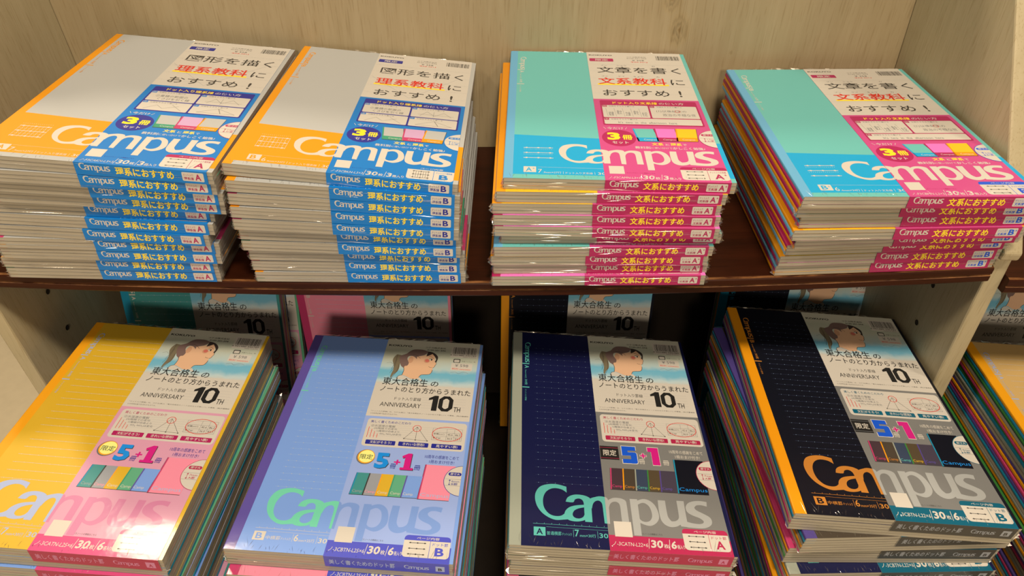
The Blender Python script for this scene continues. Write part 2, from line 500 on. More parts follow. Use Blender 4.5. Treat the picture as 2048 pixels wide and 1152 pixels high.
# ------------------------------------------------------------------ printed covers
def cover_print(sh, spec, letter):
    """What is printed on a notebook's front cover (a Sheet with 0..179 by 0..252 mm)."""
    kind, tape, main, low, txt, logo = spec
    tw = 7.5 if kind == 'U' else 9.5
    if kind == 'U':                                                  # plain upper field, coloured foot with a gently bowed top edge
        sh.poly([(tw, 6), (179, 6)] + [(179 - k * (179 - tw) / 12, 61.5 + 8.5 * (k / 12) ** 1.3) for k in range(13)], low, 1)
        sh.logo(44.1, 24.3, 0.88, 'white', 2)
        for k in range(3):
            v = 31.5 + k * 8.2
            sh.line([(15.5, v), (39.5, v)], 0.7, 'white', 2)
            for u in (18, 27.5, 37):
                sh.ell(u, v, 1.0, 1.0, 'white', 3, 10)
            if k < 2 or main == 'grey':
                for j in range(15):
                    sh.ell(16 + j * 1.6, v + (5.6 if main != 'grey' else 4), 0.3, 0.3, 'white', 2, 6)
        if main == 'grey':
            for j in range(9):
                sh.line([(16 + j * 2.9, 30), (16 + j * 2.9, 49)], 0.22, 'white', 2)
        sh.rect(15.8, 25.6, 9.2, 17.8, 'white', 2)
        sh.text(letter[0], 17.6, 22.3, 10.6, 5.8, low, 3, 0.02)
        if len(letter) > 1:
            sh.text('+', 22.7, 24.6, 13.8, 2.2, low, 3)
        a = letter[0] == 'A'
        sh.text('7' if a else '6', 27.0, 30.2, 8.4, 5.6, 'white', 2)
        sh.text(('.7mm×27行' if a else '.4mm×34行'), 30.8, 45.2, 7.9, 3.0, 'white', 2)
        sh.text('ドット入り理系線' if main == 'grey' or low in ('green', 'raspberry') else 'ドット入り文系線', 48.5, 69.5, 7.6, 3.0, 'white', 2)
        sh.line([(46.7, 7.4), (46.7, 11.2)], 0.25, 'white', 2)
        sh.line([(71.2, 7.4), (71.2, 11.2)], 0.25, 'white', 2)
        sh.text('30枚', 73.5, 86, 7.0, 4.6, 'white', 2, 0.01)
        sh.line([(26.5, 17.2), (86, 16.6)], 0.2, 'white', 2)
        side, sl = txt, low
    else:
        for k in range(22 if letter[0] == 'A' else 26):              # dotted ruled lines
            v = 60 + k * (8.0 if letter[0] == 'A' else 6.8)
            sh.line([(21.5, v), (88, v)], 0.16, 'faint' if kind == 'L' else 'ruled', 1)
            for j in range(10):
                sh.ell(24 + j * 7.1, v, 0.34 if kind == 'L' else 0.24, 0.34 if kind == 'L' else 0.24, 'white' if kind == 'L' else 'faint', 2, 6)
        sh.logo(20.8, 23.8, 1.0, logo, 2)
        sh.rect(19.5, 28.8, 9.4, 17.2, txt, 2)
        sh.text(letter[0], 21.6, 26.7, 10.6, 5.3, main, 3, 0.02)
        sh.line([(19, 20.2), (88, 19.4)], 0.25, txt, 2)
        for j in range(12):
            sh.line([(22 + j * 6, 20.2), (22 + j * 6, 21.2)], 0.25, txt, 2)
        sh.line([(29.5, 17.6), (88, 16.8)], 0.18, txt, 2)
        a = letter[0] == 'A'
        sh.text('普通横罫' if a else '中横罫', 29.8, 41.5, 10.4, 3.4, txt, 2)
        sh.text('ドット入り', 42.2, 49.5, 10.6, 2.5, txt, 2)
        sh.line([(51.0, 9.6), (51.0, 16.4)], 0.25, txt, 2)
        sh.text('7' if a else '6', 52.0, 55.4, 10.2, 6.2, txt, 2, 0.012)
        sh.text('mm×30行' if a else 'mm×35行', 55.9, 68.6, 9.9, 3.2, txt, 2)
        sh.line([(70.2, 9.4), (70.2, 16.0)], 0.25, txt, 2)
        sh.text('30枚', 71.4, 86, 9.6, 5.6, txt, 2, 0.012)
        side, sl = logo, txt
    # lettering that runs down beside the spine tape
    sh.logo(tw + 1.3, 236.5, 0.165, side, 2, 1.28)
    sh.line([(tw + 0.3, 204.3), (tw + 7.2, 204.3)], 1.3, side, 2)
    sh.text(letter[0], tw + 2.6, 202.0, 197.6, 4.2, side, 2, 0.02, turn=True)
    sh.text('7mm×30行' if letter[0] == 'A' else '6mm×35行', tw + 2.8, 195.5, 183.5, 1.7, side, 2, 0, turn=True)
    sh.text('30枚', tw + 2.6, 182, 174.2, 2.9, side, 2, 0, turn=True)
    sh.line([(tw + 0.3, 171.2), (tw + 7.2, 171.2)], 1.3, side, 2)
    sh.text('ドット入り罫線', tw + 2.8, 168, 153.5, 1.7, side, 2, 0, turn=True)

# kind, spine tape, main colour, foot colour, small print colour, wordmark colour
COVERS = {
    'science_orange': ('U', 'orange', 'grey', 'orange', 'orange', 'white'),
    'science_green': ('U', 'green', 'grey', 'green', 'green', 'white'),
    'science_pink': ('U', 'raspberry', 'grey', 'raspberry', 'raspberry', 'white'),
    'arts_teal': ('U', 'steel', 'teal', 'deepteal', 'white', 'white'),
    'arts_pink': ('U', 'magenta', 'hotpink', 'magenta', 'white', 'white'),
    'arts_orange': ('U', 'orange', 'sun', 'orange', 'white', 'white'),
    'pastel_yellow': ('L', 'amber', 'gold', None, 'lilac', 'lilac'),
    'pastel_lavender': ('L', 'purple', 'lavender', None, 'white', 'mint'),
    'pastel_pink': ('L', 'raspberry', 'rose', None, 'white', 'white'),
    'pastel_green': ('L', 'green', 'leaf', None, 'white', 'white'),
    'pastel_teal': ('L', 'cyan', 'aqua', None, 'white', 'white'),
    'pastel_grey': ('L', 'charcoal', 'silver', None, 'white', 'white'),
    'plain_tan': ('L', 'amber', 'kraft', None, 'lilac', 'lilac'),
    'dark_orange': ('D', 'orange', 'ebony', None, 'copper', 'copper'),
    'dark_navy': ('D', 'stone', 'midnight', None, 'seagreen', 'seagreen'),
    'dark_purple': ('D', 'plum', 'umber', None, 'purple', 'purple'),
    'dark_teal': ('D', 'cyan', 'ebony', None, 'cyan', 'cyan'),
    'dark_pink': ('D', 'raspberry', 'ebony', None, 'raspberry', 'raspberry'),
    'dark_green': ('D', 'moss', 'coffee', None, 'leaf', 'leaf'),
}
TAPE_WORD = {'plain_tan': 'tan orange-spined', 'science_orange': 'orange-edged grey', 'science_green': 'green-edged grey', 'science_pink': 'pink-edged grey', 'arts_teal': 'teal', 'arts_pink': 'pink',
             'arts_orange': 'orange', 'pastel_yellow': 'yellow', 'pastel_lavender': 'lavender', 'pastel_pink': 'pink', 'pastel_green': 'green', 'pastel_teal': 'pale teal',
             'pastel_grey': 'grey', 'dark_orange': 'black orange-spined', 'dark_navy': 'navy grey-spined', 'dark_purple': 'dark purple-spined', 'dark_teal': 'black teal-spined',
             'dark_pink': 'black pink-spined', 'dark_green': 'dark green-spined'}
CACHE = {}

def cover_mesh(key, letter, t):
    """Card cover wrapped round a taped spine, with its print. Origin: middle of the underside; t is the notebook's thickness in mm."""
    ck = ('cover', key, letter, t)
    if ck in CACHE:
        return CACHE[ck]
    spec = COVERS[key]
    tw = 7.5 if spec[0] == 'U' else 9.5
    tape, main = P(spec[1]), P(spec[2])
    me = Mesh()
    c = 0.26
    outer = [(179, 0), (tw, 0), (0.9, 0), (0.25, 0.35), (0, 1.0), (0, t - 1.0), (0.25, t - 0.35), (0.9, t), (tw, t), (179, t)]
    inner = [(179, c), (tw, c), (1.1, c), (0.6, 0.6), (0.4, 1.1), (0.4, t - 1.1), (0.6, t - 0.6), (1.1, t - c), (tw, t - c), (179, t - c)]
    n = len(outer)
    vv = [((u - 89.5) / 1000, (v - 126) / 1000, z / 1000) for prof in (outer, inner) for v in (0, 252) for u, z in prof]
    O0, O1, I0, I1 = 0, n, 2 * n, 3 * n
    base = len(me.v)
    for i in range(n - 1):
        mat = main if i in (0, n - 2) else tape
        quads = [(O0 + i, O1 + i, O1 + i + 1, O0 + i + 1), (I0 + i + 1, I1 + i + 1, I1 + i, I0 + i), (O0 + i, O0 + i + 1, I0 + i + 1, I0 + i), (O1 + i + 1, O1 + i, I1 + i, I1 + i + 1)]
        me.add([vv[j] for q in quads[:2] for j in q], [(0, 1, 2, 3), (4, 5, 6, 7)], mat)
        me.add([vv[j] for q in quads[2:] for j in q], [(0, 1, 2, 3), (4, 5, 6, 7)], CARD)   # cut card edges, toned darker for the gaps between notebooks
    for i in (0, n - 1):
        me.add([vv[j] for j in (O0 + i, O1 + i, I1 + i, I0 + i)], [(0, 1, 2, 3)], CARD)
    sh = Sheet(me, lambda u, v, l: ((u - 89.5) / 1000, (v - 126) / 1000, (t + 0.03 * l) / 1000))
    cover_print(sh, spec, letter)
    CACHE[ck] = me.data('cover_' + key)
    return CACHE[ck]

def page_mesh(t):
    ck = ('pages', t)
    if ck not in CACHE:
        me = Mesh()
        me.box(-0.0888, 0.08947, -0.12597, 0.12597, 0.00034, (t - 0.34) / 1000, PAGES)
        CACHE[ck] = me.data('page_block')
    return CACHE[ck]

# ------------------------------------------------------------------ printed paper bands
def mini_books(sh, books, letters):
    for k, (u0, v0, u1, v1, sp, body, lg) in enumerate(books):
        lean = 1.6
        d = k * 0.2
        sh.poly([(u0, v0 - 0.5), (u1, v0 - 0.5), (u1 + lean, v1), (u0 + lean, v1)], 'charcoal', 2 + d)
        sh.poly([(u0 + 0.3, v0), (u1, v0), (u1 + lean, v1), (u0 + lean + 0.3, v1)], body, 3 + d)
        sh.poly([(u0 + 0.3, v0), (u0 + 1.4, v0), (u0 + lean + 1.4, v1), (u0 + lean + 0.3, v1)], sp, 3.6 + d)
        sh.text(letters, u0 + 2.0, (u1 - 0.6 if len(letters) > 4 else u0 + 10.4), v0 + 1.5, (v1 - v0) * 0.10 + 1.2, lg, 3.6 + d)

def page_badge(sh, v0, v1, frame, letter, grid, kind, top_on):
    sh.rrect(138.4, 177.3 if top_on else 175, v0, v1, 3, 'white', 2)
    u1 = 175
    sh.rrect(138.4, u1, v1 - 4.4, v1, 3, frame, 3, (1, 1, 0, 0))
    sh.text('ページ内容', 148, 166, v1 - 3.4, 2.4, 'white', 4, 0.01)
    sh.line([(159.2, v0), (159.2, v1 - 4.4)], 0.35, frame, 3)
    for k in range(3):
        v = v0 + 2.6 + k * 4.9
        sh.line([(142.5, v), (156, v)], 0.45, 'charcoal', 3)
        for u in (143.5, 149.2, 155):
            sh.ell(u, v, 0.75, 0.6, 'charcoal', 4, 8)
    if grid:
        for j in range(7):
            sh.line([(143.5 + j * 1.9, v0 + 2.6), (143.5 + j * 1.9, v0 + 12.4)], 0.25, 'charcoal', 3)
    sh.text(kind, 161.2, 173.4, v0 + 10.6, 2.6, frame, 3, 0.005)
    sh.text(letter[0], 163.6, 170.8, v0 + 2.0, 7.2, frame, 3, 0.03)
    if len(letter) > 1:
        sh.text('+', 171.2, 173.4, v0 + 7.0, 2.2, frame, 3, 0.02)

def barcode(sh, u0, u1, v0, v1):
    rnd = random.Random(4)
    u = u0
    while u < u1:
        w = rnd.choice((0.28, 0.28, 0.5, 0.75))
        sh.rect(u, min(u + w, u1), v0, v1, 'black', 3)
        u += w + rnd.choice((0.3, 0.3, 0.55, 0.8))

def scale_disc(sh, u, v, r, mat, lines):
    sh.ell(u, v, r, r, mat, 6, 40)
    sh.ell(u, v, r - 0.45, r - 0.45, 'white', 7, 40)
    sh.rrect(u - 12.4, u - 1.2, v + 4.8, v + 8.4, 1.7, mat, 8)
    sh.text('原寸大', u - 10.8, u - 2.6, v + 5.5, 2.3, 'white', 9, 0.015)
    sh.line([(u - 14.5, v + 1.2), (u, v + 1.2)], 0.2, 'slate', 8)
    sh.line([(u - 14.0, v - 5.4), (u, v - 5.4)], 0.2, 'slate', 8)
    sh.line([(u - 10.5, v - 5.0), (u - 10.5, v + 0.8)], 0.35, mat, 8)
    for s, vv in ((1, 0.9), (-1, -5.1)):
        sh.poly([(u - 11.5, v + vv - s * 1.2), (u - 9.5, v + vv - s * 1.2), (u - 10.5, v + vv)], mat, 9)
    sh.text(lines[0], u - 8.8, u - 2.2, v - 1.9, 2.0, mat, 8)
    sh.text(lines[1], u - 8.8, u - 3.2, v - 4.8, 2.2, mat, 8, 0.01)

def band_upper(sh, science, letter):
    main, deep, accent = ('blue', 'navy', 'magenta' if letter == 'A' else 'blue') if science else ('pink', 'magenta', 'magenta' if letter == 'A+' else 'royal')
    sh.umax = 175.0
    sh.rect(78.5, 175, -0.6, 141.6, main, 1)
    sh.rect(78.5, 175, 141.6, 252.6, 'white', 1)
    sh.text('KOKUYO', 80.6, 104.5, 243.6, 2.6, 'black', 2, 0.03)
    sh.rrect(80.6, 104.8, 229.0, 236.6, 1, deep, 2)
    sh.text('限定', 86.5, 99.5, 230.5, 4.6, 'white', 3, 0.015)
    sh.text('コクヨ株式会社', 119, 139, 240.5, 2.2, 'charcoal', 2)
    sh.text('0120-201-594', 119, 139, 237.0, 1.9, 'charcoal', 2)
    sh.text('¥ 358', 124, 136, 231.5, 3.0, 'charcoal', 2)
    sh.text('税別', 122, 139, 227.6, 2.2, 'red', 2)
    barcode(sh, 149, 172.5, 234.5, 245.0)
    for k in range(5):
        sh.line([(79, 222 - k * 17), (174.5, 222 - k * 17)], 0.12, 'silver', 2)
        if science:
            for j in range(12):
                sh.ell(83 + j * 8, 222 - k * 17, 0.3, 0.3, 'silver', 3, 6)
    if science:
        sh.line([(80, 192), (122, 148), (165, 205)], 0.25, 'silver', 2)
    sh.text('図形を描く' if science else '文章を書く', 86.5, 169.0, 200.5, 15.0, 'charcoal', 3, 0.006)
    sh.rect(85, 153, 172.6, 175.6, 'yellow', 2)
    sh.text('理系教科' if science else '文系教科', 86, 151.5, 174.2, 15.2, 'red', 4, 0.012)
    sh.text('に', 155.5, 168.5, 175.0, 12.0, 'charcoal', 3, 0.006)
    sh.text('おすすめ', 88.5, 150.5, 149.0, 13.0, 'charcoal', 3, 0.006)
    sh.text('!', 159.5, 162.0, 149.0, 13.0, 'charcoal', 3, 0.012)
    if not science:
        for s, u in (('ブン', 91), ('ショウ', 107), ('カ', 142)):
            sh.text(s, u, u + 3.2 * len(s), 217.6, 2.6, 'slate', 3)
        for s, u in (('ブン', 90), ('ケイ', 106), ('キョウ', 121), ('カ', 143)):
            sh.text(s, u, u + 3.2 * len(s), 191.6, 2.6, 'slate', 3)
    # how-to panel
    sh.rrect(84, 171.6, 90.4, 138.8, 1.5, deep, 2)
    sh.text('ドット入り%s線' % ('理系' if science else '文系'), 95.5, 136, 131.6, 5.0, 'yellow', 3, 0.016)
    sh.text('の使い方', 137.5, 160, 131.8, 4.6, 'white', 3, 0.006)
    cells = [(85.4, 126.6, 110.5, 129), (128.2, 170.2, 110.5, 129), (85.4, 126.6, 92, 109), (128.2, 170.2, 92, 109)] if science else [(85.4, 126.6, 105.0, 129), (128.2, 170.2, 105.0, 129), (85.4, 170.2, 92.4, 103.6)]
    rnd = random.Random(3)
    for i, (a, b, c, d) in enumerate(cells):
        sh.rrect(a, b, c, d, 1.2, 'white', 3)
        sh.rect(a + 0.3, a + 4.3, d - 3.6, d - 0.3, main if science else deep, 4)
        sh.text('図形表グラフ文英'[i], a + 1.0, a + 3.5, d - 3.0, 2.2, 'white', 5)
        sh.text('文頭をそろえて書ける', a + 6, a + 29, d - 3.2, 2.2, 'slate', 4)
        if science:
            if i == 0:
                sh.text('①重積の断面の', a + 6, b - 8, c + 7.5, 4.2, 'slate', 4)
                sh.text('くさびを引く線', a + 9, b - 5, c + 2, 4.2, 'slate', 4)
            elif i == 1:
                sh.line(spline([(a + 8, c + 3), (a + 14, c + 12), (a + 21, c + 4), (a + 29, c + 12), (a + 36, c + 4)], 4, False), 0.3, 'slate', 4)
                sh.line([(a + 20, c + 2), (a + 20, c + 13)], 0.25, 'slate', 4)
                sh.line([(a + 6, c + 6), (b - 4, c + 6)], 0.25, 'slate', 4)
            elif i == 2:
                sh.line([(a + 5, c + 2), (a + 14, c + 10), (a + 20, c + 4), (a + 32, c + 10)], 0.3, 'slate', 4)
                sh.line([(a + 26, c + 12), (b - 5, c + 2)], 0.3, 'slate', 4)
            else:
                sh.line([(a + 6, c + 3), (a + 22, c + 12), (b - 4, c + 3), (a + 6, c + 3)], 0.3, 'slate', 4)
                sh.line([(a + 22, c + 12), (a + 26, c + 3)], 0.4, 'charcoal', 4)
        elif i == 0:
            for j in range(5):
                sh.text('縦書文章を記'[j:j + 2], a + 5 + j * 7.4, a + 9.5 + j * 7.4, c + 3 + (j % 2) * 3, 8, 'slate', 4)
                sh.line([(a + 4 + j * 7.4, c + 2), (a + 3 + j * 7.4, c + 18)], 0.2, 'slate', 4)
        elif i == 1:
            sh.text('(1)以後紀末の', a + 5, b - 10, c + 11, 5, 'slate', 4)
            sh.text('政治の不穏な世', a + 10, b - 3, c + 4, 5, 'slate', 4)
            sh.ring(a + 24, c + 13.5, 2.2, 2.2, 0.4, 'red', 5, 14)
        else:
            sh.text("It's  two  in  the  afternoon  here", a + 12, b - 22, c + 1.6, 3.6, 'slate', 4)
    sh.text('今だけ', 86.5, 100.5, 82.4, 4.4, 'white', 2, 0.01)
    sh.line([(83.5, 86.5), (85.5, 83)], 0.4, 'white', 2)
    sh.line([(103.6, 86.5), (102, 83)], 0.4, 'white', 2)
    sh.ell(95.2, 67.4, 14.2, 14.2, deep, 2, 40)
    sh.text('3', 85.6, 96.5, 63.8, 13.0, 'yellow', 3, 0.05)
    sh.text('冊', 98.2, 106.6, 64.6, 8.0, 'yellow', 3, 0.03)
    sh.text('セット', 89, 102.5, 57.2, 4.4, 'white', 3, 0.02)
    b3 = [('green', 'grey'), ('raspberry', 'rosegrey'), ('orange', 'grey')] if science else [('deepteal', 'teal'), ('magenta', 'hotpink'), ('orange', 'sun')]
    for k, (foot, body) in enumerate(b3):
        a = 110.8 + k * 16.2
        w = 17.6
        v = 62.5 + k * 0.6
        lean = -2.6 + k * 2.2
        sh.poly([(a, v - 0.6), (a + w + 0.4, v - 0.6), (a + w + lean + 0.4, v + 22), (a + lean, v + 22)], 'charcoal', 2)
        sh.poly([(a, v), (a + w, v), (a + w + lean, v + 22), (a + lean, v + 22)], body, 3)
        sh.poly([(a, v), (a + w, v), (a + w + lean * 0.28, v + 6.2), (a + lean * 0.28, v + 6.2)], foot, 4)
        sh.poly([(a, v), (a + 1.2, v), (a + 1.2 + lean, v + 22), (a + lean, v + 22)], foot, 4)
        sh.text('Campus', a + 5, a + 15.6, v + 1.0, 3.2, 'white', 5)
    sh.text('文系', 121.5, 131, 55.6, 4.6, 'yellow', 2, 0.02)
    sh.text('と', 132.6, 136, 55.8, 3.2, 'white', 2, 0.01)
    sh.text('理系', 137, 146.2, 55.6, 4.6, 'yellow', 2, 0.02)
    sh.text('で', 147, 150.2, 55.8, 3.2, 'white', 2, 0.01)
    sh.text('教科別', 107, 119.5, 49.6, 4.2, 'white', 2, 0.015)
    sh.text('に使い分けて', 120.2, 137.5, 49.8, 3.2, 'white', 2)
    sh.text('かしこく勉強♪', 138, 164.5, 49.4, 4.2, 'white', 2, 0.015)
    scale_disc(sh, 177.5, 68.5, 15.5, accent, ('7.7mm' if letter[0] == 'A' else '6.4mm', 'A+罫' if letter[0] == 'A' else 'B+罫'))
    sh.umin = 78.5
    sh.logo(44.1, 24.3, 0.88, 'white', 2)
    sh.umin = None
    sh.rect(82.7, 94.4, 9.2, 20.9, 'white', 3)
    sh.text('キャンパスノートの情報はこちら', 96, 118, 10.2, 1.6, deep, 2)
    sh.text('ノ-F3C%s%sN-L3×3' % (letter[0], 'K' if science else 'M'), 81.5, 105.5, 2.2, 3.2, 'white', 2, 0, slant=0.12)
    sh.line([(106.2, 1.2), (107.4, 9.2)], 0.4, 'white', 2)
    sh.text('30', 107.8, 116.6, 1.8, 6.0, 'white', 2, 0.025, slant=0.1)
    sh.text('枚', 117.4, 121.2, 1.9, 3.8, 'white', 2, 0.015)
    sh.line([(122.0, 1.2), (123.0, 9.2)], 0.4, 'white', 2)
    sh.text('3', 123.4, 127.4, 1.8, 6.0, 'white', 2, 0.025, slant=0.1)
    sh.text('冊入り', 128.2, 137.0, 1.9, 3.6, 'white', 2, 0.015)
    page_badge(sh, 2.4, 21.6, accent, letter, science and letter == 'B', 'ドット入り%s線' % ('理系' if science else '文系'), False)

def band_lower(sh, pastel, letter):
    a = letter == 'A'
    body, strip, logo, panel = ('palepink', 'strip_pink', 'palelogo', 'magenta') if pastel and a else ('bandlav', 'violet', 'bandlogo', 'navy') if pastel else ('taupe', 'crimson', 'taupelogo', 'darkred') if a else ('taupe', 'petrol', 'taupelogo', 'petrol')
    ub = 78.8
    sh.umax = 176.0
    sh.rect(ub, 176, 13.4, 144.2, body, 1)
    sh.rect(ub, 176, -0.6, 13.4, strip, 1)
    sh.rect(ub, 176, 144.2, 187.5, 'white', 1)
    sh.rect(ub, 176, 187.5, 252.6, SKY, 1)
    sh.text('KOKUYO', 81.2, 105.6, 241.8, 2.8, 'black', 3, 0.03)
    sh.text('コクヨ株式会社', 119.5, 141, 241.5, 2.5, 'black', 3, 0.005)
    sh.text('0120-201-594', 122, 141, 238.0, 2.1, 'black', 3, 0.015)
    sh.rect(147, 175, 230.5, 247, 'white', 2)
    barcode(sh, 149, 173.4, 235.6, 245.8)
    sh.text('4 901480 345789', 146.5, 173.6, 232.8, 2.0, 'black', 3)
    sh.text('MADE IN JAPAN', 160, 173.6, 230.4, 1.4, 'charcoal', 3)
    sh.rrect(151, 158, 222.6, 228.2, 1, 'charcoal', 2)
    sh.rrect(151.8, 157.2, 223.3, 227.0, 0.8, 'white', 3)
    sh.text('外装フィルム：PE', 159.5, 173.5, 224.0, 2.0, 'charcoal', 2)
    sh.rect(149.5, 171, 211.5, 222, 'white', 2)
    sh.text('¥ 598', 153.5, 166.8, 216.6, 4.0, 'slate', 3)
    sh.text('税別 sweeteu', 150.8, 169.6, 212.4, 2.4, 'red', 3)
    # the drawn profile of a girl with a ponytail
    for key, mat, l in (('tail', 'tail', 2), ('face', 'skin', 3), ('collar', 'white', 4), ('collar2', 'white', 4), ('hair', 'hair', 5), ('fringe', 'fringe', 6)):
        sh.poly(spline(GIRL[key], 3), mat, l)
    (eu, ev), (iu, iv), (bu, bv), (au, av) = GIRL['E']
    sh.ell(au + 0.6, av - 1, 2.6, 4.6, 'ear', 6, 18)
    sh.ell(bu + 0.5, bv - 0.2, 3.0, 3.2, 'ear', 4, 18)
    sh.ell(bu + 0.8, bv, 2.2, 2.2, 'blush', 5, 18)
    sh.ell(eu, ev, 1.9, 1.1, 'white', 6, 16)
    sh.ell(iu, iv, 0.75, 1.1, 'black', 7, 12)
    sh.line([(eu - 1.8, ev + 0.6), (eu - 0.2, ev + 1.5), (eu + 1.8, ev + 1.0)], 0.5, 'black', 7)
    for key, w in (('brow', 0.35), ('mouth', 0.3), ('nose', 0.35), ('jaw', 0.4), ('nape', 0.4)):
        sh.line(spline(GIRL[key], 3, False), w, 'fringe', 7)
    sh.line(spline([(au - 1, av + 6), (au + 4, av + 7), (au + 10, av + 2)], 3, False), 0.35, 'fringe', 7)
    for k in range(3):
        t0 = GIRL['tail'][2 + k]
        sh.line(spline([(t0[0] + 3 + k, t0[1] + 3), (t0[0] + 2.4 + k, t0[1] - 8), (t0[0] + 0.5, t0[1] - 18)], 3, False), 0.28, 'fringe', 4)
    sh.line(spline([(84, 216), (88, 217.5), (90, 215.5), (93, 216.5)], 3, False), 0.25, 'slate', 3)
    sh.line(spline([(150, 208), (155, 209), (158, 207), (163, 209.5), (168, 208)], 3, False), 0.25, 'slate', 3)
    # captions
    sh.text('東大合格生', 85.4, 130.0, 185.6, 10.4, 'black', 8, 0.002)
    sh.text('の', 133.0, 140.5, 186.8, 6.6, 'black', 8, 0.002)
    sh.text('ノートのとり方からうまれた', 85.2, 173.2, 176.6, 7.6, 'black', 8, 0.002)
    sh.text('ドット入り罫線', 101.4, 126.8, 166.0, 4.4, 'charcoal', 3)
    sh.text('ANNIVERSARY', 89.0, 128.0, 157.2, 5.4, 'charcoal', 3)
    sh.poly([(134.3, 171.0), (139.6, 174.8), (143.4, 174.8), (143.4, 155.2), (138.2, 155.2), (138.2, 169.6), (134.3, 168.6)], 'black', 3)
    oc = [(151.2 + 6.9 * s, 165 + 9.8 * t) for s, t in ((-0.42, -1), (0.42, -1), (1, -0.55), (1, 0.55), (0.42, 1), (-0.42, 1), (-1, 0.55), (-1, -0.55))]
    ic = [(151.2 + 2.9 * s, 165 + 6.6 * t) for s, t in ((-0.3, -1), (0.3, -1), (1, -0.7), (1, 0.7), (0.3, 1), (-0.3, 1), (-1, 0.7), (-1, -0.7))]
    for k in range(8):
        j = (k + 1) % 8
        sh.poly([oc[k], oc[j], ic[j], ic[k]], 'black', 3)
    sh.text('TH', 159.4, 165.8, 155.2, 6.2, 'black', 3, 0.008)
    for k in range(5):
        sh.line([(128, 158 + k * 3.4), (170, 158 + k * 3.4)], 0.1, 'silver', 2)
    sh.text('「ドット入り罫線」は、コクヨ(株)と「東大合格生のノートはかならず美しい」の著者、(株)文藝春秋', 82.6, 174.4, 149.6, 1.6, 'charcoal', 2)
    sh.text('との共同企画で生まれたものです。', 82.6, 108, 146.8, 1.6, 'charcoal', 2)
    # white explanation box
    sh.rrect(82.4, 174.6, 108.6, 141.4, 3.2, 'white', 2)
    sh.text('美しく書くためのこだわり', 85.4, 122.6, 136.0, 3.2, panel, 3, 0.006)
    for k in range(6):
        sh.line([(86, 134 - k * 2.6), (172, 134 - k * 2.6)], 0.08, 'silver', 3)
    for k, s in enumerate(('②水溶液の電解', '(4)陽極での変化', '1)電極が白金より', 'SO₄ NO₃は変化')):
        sh.text(s, 86.8 + k * 3.2, 109 + k * 2.4, 131.4 - k * 3.1, 2.6, 'slate', 4)
        sh.line([(85.4 + k * 3.0, 131.0 - k * 2.6), (85.4 + k * 3.0, 118.6)], 0.45, 'red', 4)
    sh.line([(129.2, 134), (119.2, 119.4), (140.6, 118.4), (129.2, 134), (129.8, 118.6)], 0.28, 'charcoal', 4)
    for u, v in ((119.2, 119.4), (129.8, 118.6), (140.6, 118.4)):
        sh.ell(u, v, 0.6, 0.6, 'charcoal', 5, 8)
    sh.ring(129.2, 132.2, 3.7, 3.7, 0.5, 'red', 5)
    for k in range(4):
        sh.line([(144, 134 - k * 4.6), (171, 134 - k * 4.6)], 0.2, 'slate', 4)
    for u in (144, 157, 164, 171):
        sh.line([(u, 134), (u, 120.2)], 0.2, 'slate', 4)
    sh.text('体積(cm³)', 145, 155, 126.2, 2.2, 'charcoal', 4)
    sh.text('重さ(g)', 145, 152, 121.6, 2.2, 'charcoal', 4)
    for s, u, v in (('45.6', 158, 126.2), ('86.3', 165, 126.2), ('36.0', 158, 121.6), ('92.1', 165, 121.6)):
        sh.text(s, u, u + 4.6, v, 2.0, 'charcoal', 4)
    sh.ring(157.4, 127.6, 13.4, 8.4, 0.55, 'red', 5, 36)
    for u, s in ((85.6, '文頭がそろう!'), (115.4, 'きれいな図形!'), (145.2, '見やすい表!')):
        sh.rrect(u, u + 27, 110.8, 115.8, 0.8, panel, 3)
        sh.text(s, u + 4, u + 23.5, 111.8, 3.2, 'white', 4, 0.016)
    # five plus one
    if pastel:
        sh.ell(89.8, 96.4, 8.2, 8.2, 'slate', 2, 24)
        sh.ell(90.2, 96.8, 7.6, 7.6, 'amber', 3, 24)
        sh.ell(90.4, 97.0, 6.8, 6.8, 'cream', 4, 24)
        sh.text('限定', 84.8, 96.2, 93.8, 5.4, 'charcoal', 5, 0.004)
        sh.text('5', 99.4, 111.6, 84.4, 17.0, 'charcoal', 2, 0.04)
        sh.text('5', 98.8, 111.0, 85.0, 17.0, 'azure', 3, 0.04)
        sh.text('+', 115.5, 121.2, 90.0, 5.4, 'fuchsia', 3, 0.03)
        one = [(124.6, 87.4), (124.6, 98.6), (122.4, 97.4), (121.8, 99.8), (126.8, 103.0), (130.2, 103.0), (130.2, 87.4), (133.0, 87.4), (133.0, 85.0), (121.6, 85.0), (121.6, 87.4)]
        sh.poly([(x + 0.6, y - 0.6) for x, y in one], 'charcoal', 2)
        sh.poly(one, 'fuchsia', 3)
    else:
        sh.rect(79.2, 95.6, 88.4, 103.4, 'black', 2)
        for v in (90.0, 101.6):
            sh.line([(79.2, v), (95.6, v)], 0.4, 'darkred' if a else 'slate', 3)
        sh.text('限定', 81.8, 93.6, 92.6, 6.6, 'white', 4, 0.012)
        five = [(98.6, 85.4), (110.4, 85.4), (111.6, 86.6), (111.6, 96.6), (110.4, 97.8), (103.8, 97.8), (103.8, 99.6), (111, 99.6), (111, 104.2), (98.6, 104.2), (98.6, 93.8), (106.2, 93.8), (106.2, 90.0), (98.6, 90.0)]
        one = [(124.8, 85.0), (131.4, 85.0), (131.4, 104.2), (121.8, 104.2), (121.8, 99.4), (124.8, 99.4)]
        for pts, m, cx, cy in ((five, 'royal', 105, 94.8), (one, 'fuchsia', 127, 94.6)):
            sh.poly([(cx + (x - cx) * 1.10, cy + (y - cy) * 1.07) for x, y in pts], 'white', 2)
            sh.poly(pts, m, 3)
        sh.text('+', 114.0, 120.4, 91.6, 6.0, 'white', 2, 0.08)
